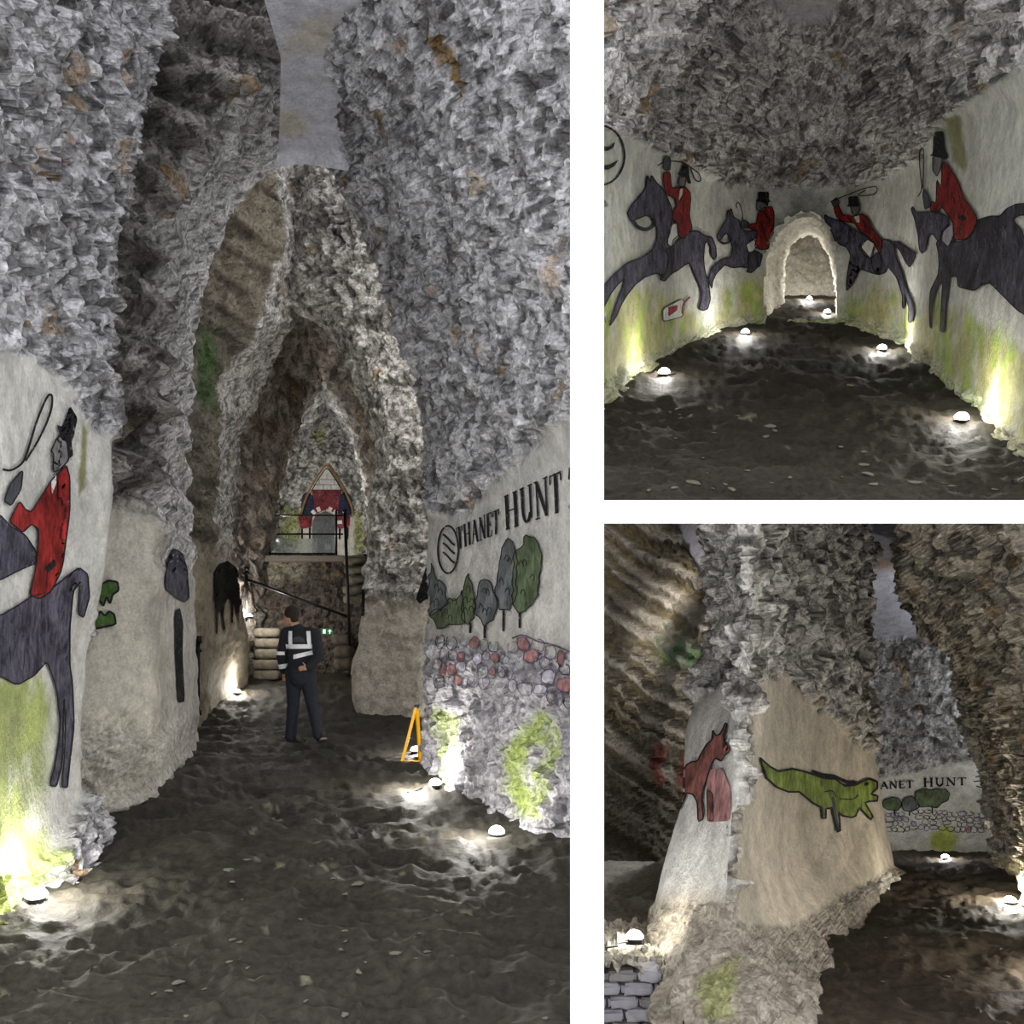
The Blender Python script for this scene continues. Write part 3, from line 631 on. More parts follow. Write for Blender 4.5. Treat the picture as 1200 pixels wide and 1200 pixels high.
def floodlight(px, py, floor, label, watts, tint=(1, .96, .9), lift=.13, group='floor floodlights', up=Vector((0, 0, 1)), D=None, toward=None):
    if D is None: p = hit([floor], px, py)[0]
    else: p = Vector(P(px, py, D))
    t = empty('floodlight', p, label, 'floodlight', group)
    R = up.to_track_quat('Z', 'Y').to_matrix()
    bm = bmesh.new(); cone(bm, .05, .05, .022, -.012); cone(bm, .046, .05, .012, .008); bm_obj('housing', bm, BLK, t).rotation_euler = R.to_euler()
    bm = bmesh.new(); bmesh.ops.create_uvsphere(bm, u_segments=18, v_segments=9, radius=.06, matrix=Matrix.Translation((0, 0, .02)) @ Matrix.Diagonal((1, 1, .95, 1)))
    bmesh.ops.delete(bm, geom=[v for v in bm.verts if v.co.z < .015], context='VERTS'); bm_obj('lens', bm, LENS, t, True).rotation_euler = R.to_euler()
    bm = bmesh.new()
    for s in (-1, 1): box(bm, (s * .056, 0, .0), (.006, .02, .03))
    box(bm, (0, 0, -.012), (.116, .02, .006)); bm_obj('bracket', bm, BLK, t).rotation_euler = R.to_euler()
    bm = bmesh.new(); pts = [Vector((.05, .02, .004)), Vector((.12, .09, .006)), Vector((.14, .2, .006)), Vector((.22, .27, .006))]
    for a, b in zip(pts, pts[1:]): rod(bm, a, b, .006, 6)
    bm_obj('cable', bm, CABLE, t).rotation_euler = R.to_euler()
    l = bpy.data.lights.new('flood_or_fill_lamp', 'POINT'); l.energy = watts; l.color = tint; l.shadow_soft_size = .05
    lo = bpy.data.objects.new('flood_or_fill_lamp', l); COL.objects.link(lo); lo.parent = t; lo.location = up * lift + (Vector(toward) if toward else Vector((0, 0, 0)))
    return t
UPU = Vector((0, -.46, 1)).normalized(); UPW = Vector((0, .22, 1)).normalized()
fl = floodlight
fl(43, 1056, 'floor', 'white floor floodlight at the foot of the mossy mural wall with the red-coated rider', 26, toward=(.12, -.05, .05))
fl(510, 922, 'floor', 'white floor floodlight at the foot of the painted tree wall, beside the yellow stand', 40, toward=(-.18, -.15, .08))
fl(582, 980, 'floor', 'white floor floodlight on the dark floor below the painted stone wall by the divider', 24, toward=(-.15, -.12, .06))
fl(278, 813, 'floor', 'white floor floodlight below the black painted horse in the second arch', 45, (1, .93, .8))
fl(222, 854, 'floor', 'white floor floodlight hidden behind the banded pier', 90)
fl(487, 882, 'floor', 'white floor floodlight shining through the yellow folding stand', 20)
fl(520, 872, 'floor', 'unseen added floor fill lamp behind the corner of the lettered wall', 110)  # hidden fill lamp added to brighten the second arch
fl(292, 724, None, 'white floodlight on top of the sandbag steps beside the handrail post', 70, D=16.1)
fl(318, 640, None, 'white floodlight behind the glass panel on the railed platform', 380, D=20.0)
fl(440, 640, None, 'unseen added fill lamp at the right of the railed platform', 420, D=19.5)  # hidden fill lamp added to brighten the end vault
fl(778, 440, 'floor_upper', 'white floor floodlight under the leaping horse of the whip-raising rider beside the round emblem', 17, up=UPU)
fl(873, 392, 'floor_upper', 'white floor floodlight under the small painted rider beside the chalk doorway', 22, up=UPU)
fl(1126, 494, 'floor_upper', 'white floor floodlight under the large standing painted horse', 16, up=UPU)
fl(1033, 411, 'floor_upper', 'white floor floodlight under the whip-raising rider right of the doorway', 22, up=UPU)
fl(969, 368, 'floor_upper', 'white floor floodlight at the right jamb of the chalk doorway', 18, up=UPU)
fl(948, 352, 'floor_upper', 'white floor floodlight inside the chalk doorway', 36, up=UPU)
fl(1108, 1007, 'floor_lower', 'white floor floodlight below the painted trees of the lower mural', 16, up=UPW)
fl(744, 1104, None, 'white floor floodlight at the back foot of the pillar with the brown horse', 9, (1, .96, .85), up=UPW, D=5.55)
fl(1250, 1150, 'floor_lower', 'unseen added floor fill lamp beside the brown floor opposite the crocodile pillar', 28, up=UPW)  # out-of-view fill lamp added to brighten the lower chamber
fl(1184, 1060, 'floor_lower', 'white floor floodlight at the foot of the rough brown rock wall', 40, (1, .95, .85), up=UPW)
# fill lamps added out of sight behind piers and pillar to brighten the rock
def fill_lamp(px, py, D, label, watts, back=(0, .3, 0), reach=(.0, 0, 0)):
    t = empty('added_fill_lamp', P(px, py, D), label, 'floodlight', 'fill lamps added on the rock'); bk = Vector(back)
    bm = bmesh.new(); box(bm, (0, 0, 0), (.2, .07, .14), None, .01); bm_obj('housing', bm, BLK, t)
    bm = bmesh.new(); box(bm, (0, .04, 0), (.17, .012, .11), None, .004); bm_obj('lens', bm, LENS, t)
    bm = bmesh.new(); rod(bm, (0, 0, 0), bk, .012); bm_obj('bracket', bm, BLK, t)
    l = bpy.data.lights.new('flood_or_fill_lamp', 'POINT'); l.energy = watts; l.color = (1, .97, .93); l.shadow_soft_size = .12
    lo = bpy.data.objects.new('flood_or_fill_lamp', l); COL.objects.link(lo); lo.parent = t; lo.location = (0, .25, .0)
fill_lamp(190, 400, 10.4, 'unseen added fill lamp high behind the banded pier', 190, (-.5, -.1, 0))
fill_lamp(515, 380, 10.6, 'unseen added fill lamp high behind the lettered wall corner', 110, (.3, -.3, 0))
fill_lamp(447, 560, 14.8, 'unseen added fill lamp inside the right side of the second arch', 170, (.3, 0, 0))
fill_lamp(852, 760, 8.4, 'unseen added fill lamp on the back of the pillar', 60, (.4, -.3, 0))
fill_lamp(1010, 700, 11.0, 'unseen added fill lamp behind the far corner of the pillar', 90, (-.4, -.3, 0))
# ================================================================== MURALS (paint laid on the rock, found by casting on to the walls)
ORG = Vector((0, 0, EYE))
def on_wall(names, px, py, lift):
    best = None
    for dx, dy in ((0, 0), (1.6, 0), (-1.6, 0), (0, 1.6), (0, -1.6)):
        h = hit(names, px + dx, py + dy)
        if h is not None and (best is None or h[0].y < best): best = h[0].y
    if best is None: return None
    D = best - lift * best * .0008 - .004
    return P(px, py, D)
def densify(pts, step, closed=True):
    out = []; n = len(pts)
    for k in range(n if closed else n - 1):
        a, b = np.array(pts[k], float), np.array(pts[(k + 1) % n], float); m = max(1, int(np.hypot(*(b - a)) / step))
        for j in range(m): out.append(tuple(a + (b - a) * j / m))
    if not closed: out.append(tuple(pts[-1]))
    return out
def smooth_poly(pts, closed=True, k_=.22):                  # one round of corner cutting
    out = []; n = len(pts)
    if not closed: out.append(tuple(pts[0]))
    for k in range(n if closed else n - 1):
        a, b = np.array(pts[k], float), np.array(pts[(k + 1) % n], float); out += [tuple(a * (1 - k_) + b * k_), tuple(a * k_ + b * (1 - k_))]
    if not closed: out.append(tuple(pts[-1]))
    return out
class Mural:
    def __init__(s, walls, name, at, label, cat='mural', group=None):
        s.walls = walls; s.o = Vector(on_wall(walls, *at, 0)); s.root = empty(name, s.o, label, cat, group); s.n = 0
    def fill(s, name, poly, m, lift=1.0, parent=None, outline=None, ow=1.6, step=4.0, rnd=True):
        if rnd: poly = smooth_poly(poly, True, .12)
        ext = max(np.ptp([p[0] for p in poly]), np.ptp([p[1] for p in poly])); step = min(step, max(1.4, ext / 7))
        b = densify(poly, step); nb = len(b)
        xs = np.array([p[0] for p in b]); ys = np.array([p[1] for p in b])
        gx, gy = np.meshgrid(np.arange(xs.min(), xs.max(), step), np.arange(ys.min(), ys.max(), step)); gx, gy = gx.ravel(), gy.ravel()
        sd = sdist(gx, gy, poly); k = sd > step * .55
        pts = b + list(zip(gx[k], gy[k]))
        vo, eo, fo, *_ = delaunay_2d_cdt([Vector(p) for p in pts], [], [list(range(nb))], 1, 1e-4)
        V, ok = [], []
        for v in vo:
            q = on_wall(s.walls, v.x, v.y, lift); ok.append(q is not None); V.append(np.array(q if q is not None else s.o) - np.array(s.o))
        Dv = np.array([v[1] for v in V]); E = np.array(eo); dg_ = np.zeros(len(V)); np.add.at(dg_, E[:, 0], 1); np.add.at(dg_, E[:, 1], 1); D2 = Dv.copy()
        for _ in range(2):                           # paint bridges the small pits of the wall
            sm_ = np.zeros(len(V)); np.add.at(sm_, E[:, 0], D2[E[:, 1]]); np.add.at(sm_, E[:, 1], D2[E[:, 0]]); D2 = np.minimum(D2, .5 * D2 + .5 * sm_ / np.maximum(dg_, 1))
        D2 = np.maximum(D2, Dv - .0005 * s.o.y)
        for i_, v in enumerate(vo): V[i_] = P(v.x, v.y, D2[i_] + s.o.y) - np.array(s.o)
        Fc = []
        for f in fo:
            if all(ok[i] for i in f):
                a, b_, c = (V[i] for i in f[:3]); nrm = np.cross(b_ - a, c - a)
                Fc.append(f if nrm[1] < 0 else f[::-1])
        o = mesh_obj(name, V, Fc, m, parent or s.root, True)
        if outline: s.stroke('outline', list(poly) + [poly[0]], ow, outline, lift + 1.4, o, rnd=False)
        return o
    def stroke(s, name, line, wd, m, lift=2.0, parent=None, rnd=True, taper=False):
        if rnd: line = smooth_poly(smooth_poly(line, False), False)
        pts = np.array(densify(line, 2.6, False)); n = len(pts); t = np.gradient(pts, axis=0); t /= np.linalg.norm(t, axis=1, keepdims=True) + 1e-9
        nn = np.stack([-t[:, 1], t[:, 0]], 1); V, Fc, ok = [], [], []
        for k in range(n):
            w_ = wd * .5 * (1 if not taper else (1 - .6 * k / n))
            for sg in (-1, 1):
                p = pts[k] + nn[k] * sg * w_; q = on_wall(s.walls, p[0], p[1], lift); ok.append(q is not None)
                V.append(np.array(q if q is not None else s.o) - np.array(s.o))
        for k in range(n - 1):
            f = (2 * k, 2 * k + 1, 2 * k + 3, 2 * k + 2)
            if all(ok[i] for i in f): Fc.append(f)
        return mesh_obj(name, V, Fc, m, parent or s.root, True)
def T(pts, sc, ox, oy): return [(x / sc + ox, y / sc + oy) for x, y in pts]
def pm(n, c, v=.3, sc=14):                          # brushed, weathered paint
    m_ = mat('paint_' + n, c, .85, v * 1.25, 9, bump=.8, spec=.12); nt = m_.node_tree; N, L = nt.nodes, nt.links
    tc = [x for x in N if x.type == 'TEX_COORD'][0]; mp = N.new('ShaderNodeMapping'); mp.inputs['Scale'].default_value = (3.2, 3.2, 1.1); mp.inputs['Rotation'].default_value = (.3, .5, 0)
    nz = [x for x in N if x.type == 'TEX_NOISE'][0]; nz.inputs['Roughness'].default_value = .7
    L.new(tc.outputs['Object'], mp.inputs['Vector']); L.new(mp.outputs[0], nz.inputs['Vector'])
    n4 = N.new('ShaderNodeTexNoise'); n4.inputs['Scale'].default_value = 5; n4.inputs['Detail'].default_value = 6; n4.inputs['Roughness'].default_value = .65; L.new(tc.outputs['Object'], n4.inputs['Vector'])
    r4 = N.new('ShaderNodeMapRange'); r4.inputs[1].default_value = .36; r4.inputs[2].default_value = .64; r4.inputs[3].default_value = 1 - v; r4.inputs[4].default_value = 1 + 1.3 * v; L.new(n4.outputs['Fac'], r4.inputs[0])
    bs_ = nt.nodes['Principled BSDF']; src = bs_.inputs['Base Color'].links[0].from_socket; s4 = N.new('ShaderNodeVectorMath'); s4.operation = 'SCALE'
    L.new(src, s4.inputs[0]); L.new(r4.outputs[0], s4.inputs['Scale']); L.new(s4.outputs[0], bs_.inputs['Base Color'])
    n2 = N.new('ShaderNodeTexNoise'); n2.inputs['Scale'].default_value = 16; n2.inputs['Detail'].default_value = 8; n2.inputs['Roughness'].default_value = .75; L.new(tc.outputs['Object'], n2.inputs['Vector'])
    wr_ = N.new('ShaderNodeMapRange'); wr_.inputs[1].default_value = .34; wr_.inputs[2].default_value = .43; wr_.inputs[3].default_value = .25; L.new(n2.outputs['Fac'], wr_.inputs[0])   # flaked spots let the chalk show
    L.new(wr_.outputs[0], nt.nodes['Principled BSDF'].inputs['Alpha']); return m_
HORSE = pm('slate', (74, 72, 84), .6); HORSE2 = pm('charcoal', (58, 56, 64), .6); RED = pm('red', (126, 36, 34), .5); INK = pm('ink', (30, 29, 32), .2); SKIN = pm('grey_skin', (112, 110, 112)); PWHITE = pm('white', (214, 212, 208), .15)
BROWN = pm('brown', (112, 72, 66), .5); CROC = pm('croc_green', (108, 122, 60), .45); TREEG = pm('tree_green', (84, 96, 72), .4); TREEB = pm('tree_grey', (92, 96, 98), .4); PURP = pm('purple', (88, 76, 94), .4); ROSE = pm('faded_red', (146, 108, 108), .4); LILAC = pm('lilac_grey', (168, 164, 176), .3)
PALE = pm('pale_slate', (96, 95, 108), .3); GLOVE = pm('glove', (70, 72, 78), .3); NAVY = pm('navy', (48, 52, 72), .3); DOORG = pm('door_grey', (96, 98, 100), .2); BLACKH = pm('black', (22, 22, 24), .2); DKGREEN = pm('dark_green', (60, 84, 44), .4); RED2 = pm('brick_red', (116, 50, 54), .5); OCHP = pm('ochre', (140, 110, 70), .3)

# --- rider on the near left wall
wl = ['wall_left']
m = Mural(wl, 'painted_rider', (60, 640), 'painted huntsman in a red coat with a looped whip on the near mossy-footed wall')
m.fill('horse_head', [(-40, 600), (0, 603), (13, 617), (30, 627), (43, 647), (42, 660), (23, 668), (0, 680), (-40, 690)], HORSE, outline=INK)
hb = m.fill('horse_body', [(-40, 715), (0, 722), (25, 707), (37, 699), (57, 693), (80, 674), (93, 665), (103, 673), (105, 700), (98, 724), (92, 720), (93, 684), (86, 693), (82, 735), (82, 780), (85, 800), (87, 850), (81, 902), (79, 923), (72, 922), (75, 895), (77, 850), (75, 815), (74, 850), (73, 895), (66, 922), (58, 920), (65, 895), (71, 850), (66, 805), (55, 775), (40, 792), (20, 803), (0, 792), (-40, 795)], HORSE, outline=INK)
m.fill('coat', [(78, 545), (82, 560), (82, 600), (73, 667), (60, 693), (47, 702), (35, 697), (43, 663), (46, 620), (37, 614), (27, 624), (11, 611), (23, 587), (30, 597), (37, 600), (60, 563), (70, 553)], RED, 2.2, outline=INK)
m.fill('face', [(72, 507), (66, 515), (60, 528), (63, 532), (62, 553), (70, 551), (80, 540), (82, 530), (78, 512)], SKIN, 2.2, outline=INK)
m.fill('hat', [(82, 475), (91, 490), (87, 510), (84, 518), (86, 534), (80, 538), (78, 518), (72, 515), (66, 497), (73, 500)], INK, 3.2)
m.fill('collar', [(60, 563), (66, 556), (66, 566), (61, 580)], PWHITE, 3.2)
m.fill('glove', [(27, 550), (25, 573), (13, 593), (5, 587), (12, 567)], GLOVE, 2.4, outline=INK)
m.fill('pocket', [(52, 665), (64, 655), (66, 662), (56, 672)], INK, 3.4)
m.stroke('whip', [(3, 550), (13, 552), (27, 543), (33, 527), (43, 493), (56, 462), (62, 463), (60, 483), (47, 513), (30, 540)], 2.6, INK, 3.2)

# --- crocodile jaws and foreshortened figure on the banded pier
wp = ['wall_pier_front']
m = Mural(wp, 'painted_crocodile', (122, 710), 'green painted crocodile jaws on the banded pier beside the red-coated rider wall')
m.fill('upper_jaw', [(96, 700), (115, 687), (127, 680), (138, 682), (139, 692), (132, 697), (129, 708), (125, 699), (121, 711), (116, 702), (110, 713), (96, 716)], DKGREEN, outline=INK, ow=2.4)
m.fill('lower_jaw', [(96, 724), (107, 722), (110, 717), (114, 723), (118, 716), (123, 722), (128, 716), (134, 720), (136, 732), (106, 738), (96, 738)], DKGREEN, outline=INK, ow=2.4)
m = Mural(wp, 'painted_figure', (206, 690), 'tall dark painted figure on the inner side of the banded pier')
m.fill('head', [(194, 690), (196, 660), (204, 643), (213, 648), (219, 665), (222, 700), (216, 706), (205, 700)], HORSE, outline=INK, ow=1.3)
m.fill('body', [(205, 716), (211, 712), (215, 730), (214, 765), (217, 822), (209, 824), (206, 770)], INK)
# --- black horse and shapes inside the arches
ws = ['wall_second_pier']
m = Mural(ws, 'painted_horse', (267, 690), 'solid black painted horse seen from behind inside the second arch')
m.fill('body', [(251, 670), (257, 661), (267, 657), (277, 665), (281, 677), (285, 692), (286, 705), (281, 710), (280, 732), (277, 716), (274, 706), (273, 730), (271, 730), (271, 706), (267, 701), (264, 707), (262, 720), (264, 737), (262, 739), (259, 716), (256, 718), (255, 744), (253, 742), (253, 716), (251, 700)], BLACKH, step=2.5, rnd=False)
wr2 = ['wall_right_pier']
m = Mural(wr2, 'painted_hoof', (494, 690), 'black painted hoof shape on the pale pier behind the lettered wall')
m.fill('leg', [(506, 655), (506, 700), (498, 703), (492, 708), (487, 702), (494, 682), (500, 660)], BLACKH, step=2.5)
m = Mural(wr2, 'painted_blot', (424, 700), 'black painted blot on the left edge of the pale pier by the stairs')  # solid black mural shape on the jamb
m.fill('blot', [(421, 688), (428, 692), (427, 722), (421, 724), (418, 712)], BLACKH, step=2.5)

# --- lettering
def glyph(ch):
    s_ = .16
    stem = lambda x, y0=0, y1=1, w=1.0: ([(x, y0), (x, y1)], w)
    ser = lambda x, y, h=.17: ([(x - h, y), (x + h, y)], .45)
    G = {'T': [stem(.5), ser(.5, 0), ([(.04, .97), (.96, .97)], .5), ([(.05, 1), (.02, .76)], .45), ([(.95, 1), (.98, .76)], .45)],
         'H': [stem(.18), stem(.82), ([(.18, .52), (.82, .52)], .45), ser(.18, 0), ser(.18, 1), ser(.82, 0), ser(.82, 1)],
         'A': [([(.1, 0), (.48, 1)], .5), ([(.48, 1), (.9, 0)], 1.0), ([(.25, .36), (.75, .36)], .45), ser(.1, 0, .14), ser(.9, 0, .16)],
         'N': [stem(.16, w=.5), ([(.16, 1), (.84, 0)], 1.0), stem(.84, w=.5), ser(.16, 0), ser(.1, 1, .12), ser(.84, 1)],
         'E': [stem(.22), ([(.1, 1), (.88, 1)], .5), ([(.1, 0), (.9, 0)], .5), ([(.22, .52), (.66, .52)], .45), ([(.88, 1), (.92, .78)], .45), ([(.9, 0), (.95, .24)], .45), ([(.66, .42), (.66, .62)], .45)],
         'U': [([(.2, 1), (.2, .3), (.35, .03), (.6, .02), (.8, .25)], .9), stem(.82, .1, 1, .6), ser(.2, 1), ser(.82, 1)]}
    return G[ch]
def lettering(m, word, BL, BR, TL, TR, wd, mt, step=None):
    adv = {'T': .9, 'H': 1.05, 'A': 1.0, 'N': 1.05, 'E': .85, 'U': 1.0}; tot = sum(adv[c] for c in word); x0 = 0
    BL, BR, TL, TR = (np.array(a, float) for a in (BL, BR, TL, TR))
    for c in word:
        V, Fc = [], []
        lt = bpy.data.objects.new('letter', None)
        parts = []
        for line, wf in glyph(c):
            pts = []
            for gx, gy in line:
                u = (x0 + (gx * .86 + .07) * adv[c]) / tot; b = BL + (BR - BL) * u; t_ = TL + (TR - TL) * u
                pts.append(tuple(b + (t_ - b) * gy))
            parts.append((pts, wf))
        # one mesh per letter
        ob = None
        for pts, wf in parts:
            o = m.stroke('letter', pts, max(.9, wd * wf), mt, 2.0, rnd=len(pts) > 2)
            if ob is None: ob = o
            else:
                me = ob.data; off = len(me.vertices)
                Vv = [tuple(v.co) for v in me.vertices] + [tuple(v.co) for v in o.data.vertices]
                Ff = [tuple(p.vertices) for p in me.polygons] + [tuple(i + off for i in p.vertices) for p in o.data.polygons]
                bpy.data.objects.remove(o); me.clear_geometry(); me.from_pydata(Vv, [], Ff); me.update()
        bpy.data.objects.remove(lt)
        x0 += adv[c]
wr = ['wall_right']
m = Mural(wr, 'painted_lettering', (600, 600), 'black painted words THANET HUNT above trees on the near right wall', 'lettering')
lettering(m, 'THANET', (536, 644), (585, 624), (534, 619), (585, 596), 2.7, INK)
lettering(m, 'HUNT', (591, 621), (660, 598), (589, 583), (658, 551), 3.9, INK)
m.stroke('stroke', [(668, 548), (667, 562)], 3, INK, 2)
m = Mural(wr, 'painted_emblem', (525, 645), 'black painted oval emblem with wavy lines before the word THANET', 'emblem')
m.stroke('ring', [(525 + 12 * math.sin(a), 644 - 28 * math.cos(a)) for a in np.linspace(-.3, 5.9, 24)], 2.2, INK)
for yy in (630, 640, 651): m.stroke('wave', [(519, yy - 4), (524, yy), (529, yy + 6), (533, yy + 9)], 2.4, INK)

rs0 = random.Random(5)
# --- painted trees on the near right wall
for lab, trunk, crown, mt in [
    ('grey-blue painted bush at the corner of the lettered wall', None, [(501, 690), (505, 660), (512, 678), (522, 690), (524, 706), (512, 716), (501, 722)], TREEB),
    ('low green painted bushes beside the grey-blue painted bush', None, [(504, 722), (510, 712), (518, 716), (526, 700), (536, 704), (541, 690), (546, 730), (530, 732), (514, 736)], TREEG),
    ('pointed green painted tree between the low bushes and the grey painted trees', [(551, 730), (551, 742)], [(541, 700), (545, 684), (548, 671), (554, 690), (557, 704), (556, 724), (548, 733), (541, 728)], TREEG),
    ('grey painted tree with a rounded top left of the tallest painted trees', [(568, 728), (568, 748)], [(556, 720), (559, 688), (565, 678), (572, 680), (578, 690), (582, 712), (578, 728), (566, 732)], TREEB),
    ('tall dark grey painted tree below the letter H', [(590, 715), (590, 740)], [(580, 690), (585, 672), (588, 640), (594, 630), (601, 636), (606, 660), (604, 700), (596, 715), (586, 714)], TREEB),
    ('broad tall green-grey painted tree at the right of the row below HUNT', [(609, 718), (609, 736)], [(600, 680), (603, 645), (612, 642), (616, 626), (627, 630), (634, 648), (632, 680), (629, 700), (620, 714), (608, 720), (601, 708)], TREEG)]:
    c = np.mean(crown, axis=0); m = Mural(wr, 'painted_tree', tuple(c), lab, 'painted tree', 'painted trees under the lettering')
    cr_ = densify(crown, 5); cr_ = [(x + rs0.uniform(-1.6, 1.6), y + rs0.uniform(-1.8, 1.8)) for x, y in cr_]
    m.fill('crown', cr_, mt, 1 + .3 * random.random(), outline=INK, ow=1.1)
    for _ in range(5):
        q = np.array(crown[rs0.randrange(len(crown))]) * .45 + c * .55; m.stroke('leaf_line', [tuple(q + [-3, 2]), tuple(q + [0, -4]), tuple(q + [3, 1]), tuple(q + [2, 5])], .9, INK, 2.2)
    if trunk: m.stroke('trunk', trunk, 3, INK, 1.2)
m = Mural(wr, 'painted_stone_wall', (600, 780), 'painted wall of purple and red outlined stones below the painted trees', 'mural')
rs = random.Random(3)
def courses(m, x0, x1, topf, rows, hpx, wpx, sw, thin=.55):
    for r in range(rows):
        x = x0 + rs.uniform(0, wpx)
        while x < x1 - 4:
            w_ = wpx * rs.uniform(.6, 1.35); h_ = hpx * rs.uniform(.75, 1.1); y0 = topf(x) + r * hpx + rs.uniform(-2, 2) * hpx / 14
            if rs.random() < .86:
                lp = [(x + w_ * u + rs.uniform(-.1, .1) * w_, y0 + h_ * v + rs.uniform(-.12, .12) * h_) for u, v in ((.12, .15), (.5, 0), (.88, .12), (1, .5), (.85, .92), (.45, 1), (.1, .85), (0, .5))]
                q = rs.random()
                if q < .18: m.fill('stone', lp, ROSE if q < .09 else LILAC, .8, outline=PURP, ow=sw, step=3)
                else:
                    lp = smooth_poly(lp, True, .2); m.stroke('stone', lp[rs.randrange(3):] + [lp[0]], sw, PURP if q < .75 else INK, 1.3, rnd=False)
            x += w_
courses(m, 602, 668, lambda x: np.interp(x, [600, 612, 668], [748, 745, 766]), 4, 17, 15, 1.0)
courses(m, 504, 600, lambda x: np.interp(x, [500, 600], [745, 752]), 4, 15, 11, .75)
m.stroke('coping', [(600, 748), (612, 743), (630, 752), (650, 756), (668, 764)], 2, PURP, 2.2)

# --- upper chamber: four riders and an emblem
wu = ['wall_upper']
def rider(at, label, parts, sc, ox, oy):
    m = Mural(wu, 'painted_rider', at, label)
    for nm, kind, pts, mt, lf, arg in parts:
        q = T(pts, sc, ox, oy)
        if kind == 'f': m.fill(nm, q, mt, lf, outline=INK if arg else None, ow=arg or 1)
        else: m.stroke(nm, q, arg, mt, lf)
        if nm.startswith('horse') or nm == 'coat':
            A = np.array(q); rr = random.Random(len(q)); c0 = 0
            for _ in range(400):
                x, y = rr.uniform(A[:, 0].min(), A[:, 0].max()), rr.uniform(A[:, 1].min(), A[:, 1].max()); L_ = rr.uniform(8, 18)
                ln = [(x, y), (x + L_ * .3, y + L_ * .5), (x + L_ * .35, y + L_)]
                if min(float(sdist(np.array([u]), np.array([v]), q)[0]) for u, v in ln) > 1.5:
                    m.stroke('brush_line', ln, .9, (PALE if nm != 'coat' else INK), lf + .6); c0 += 1
                    if c0 > (16 if nm != 'coat' else 6): break
    return m
k = 4.284
rider((800, 290), 'painted rider swinging a whip on a leaping slate horse beside the round emblem', [
    ('horse', 'f', [(150, 470), (165, 440), (245, 345), (250, 280), (266, 312), (272, 278), (300, 322), (325, 340), (350, 390), (372, 440), (380, 500), (365, 560), (352, 620), (375, 640), (410, 600), (440, 580), (480, 560), (510, 560), (540, 585), (575, 590), (595, 640), (598, 690), (585, 705), (572, 690), (570, 640), (550, 610), (538, 630), (533, 700), (540, 760), (560, 830), (568, 900), (555, 950), (530, 960), (510, 950), (525, 900), (520, 850), (490, 780), (465, 720), (440, 730), (400, 760), (380, 770), (340, 800), (300, 770), (240, 790), (190, 830), (150, 880), (120, 930), (95, 990), (60, 1040), (75, 980), (105, 900), (125, 850), (140, 800), (110, 820), (70, 870), (40, 930), (20, 950), (20, 850), (80, 780), (150, 720), (230, 690), (280, 650), (300, 600), (300, 550), (285, 510), (270, 490), (245, 480), (200, 500), (170, 510)], HORSE, 1, 1.4),
    ('bridle', 's', [(175, 505), (200, 540), (240, 555), (275, 540), (290, 505)], HORSE2, 1.8, 4.5),
    ('coat', 'f', [(330, 270), (365, 262), (372, 345), (410, 340), (440, 335), (465, 365), (470, 400), (462, 480), (478, 550), (430, 600), (405, 580), (400, 520), (378, 495), (380, 460), (400, 440), (395, 400), (345, 375), (335, 330)], RED, 2.2, 1.2),
    ('breeches', 'f', [(365, 530), (400, 520), (408, 580), (380, 605), (375, 640), (350, 622)], PWHITE, 2.0, 1),
    ('boot', 'f', [(345, 650), (380, 640), (385, 700), (375, 770), (340, 812), (315, 805), (320, 790), (350, 760), (360, 700)], HORSE2, 2.4, 1.2),
    ('glove', 'f', [(330, 250), (332, 200), (345, 183), (365, 190), (368, 215), (365, 255)], GLOVE, 3, 1),
    ('face', 'f', [(412, 288), (445, 288), (442, 330), (425, 347), (408, 325)], SKIN, 3, 1), ('hat', 'f', [(400, 270), (420, 266), (425, 235), (440, 220), (458, 232), (463, 285), (472, 322), (455, 322), (445, 290), (420, 285)], INK, 3.6, 0),
    ('cravat', 'f', [(415, 350), (430, 345), (425, 380), (408, 410)], PWHITE, 3.2, 0),
    ('whip', 's', [(302, 232), (330, 215), (380, 208), (430, 215), (470, 240), (510, 270), (522, 300), (510, 315), (488, 300), (475, 265), (468, 240)], INK, 3.2, 1.5)], k, 700, 140)
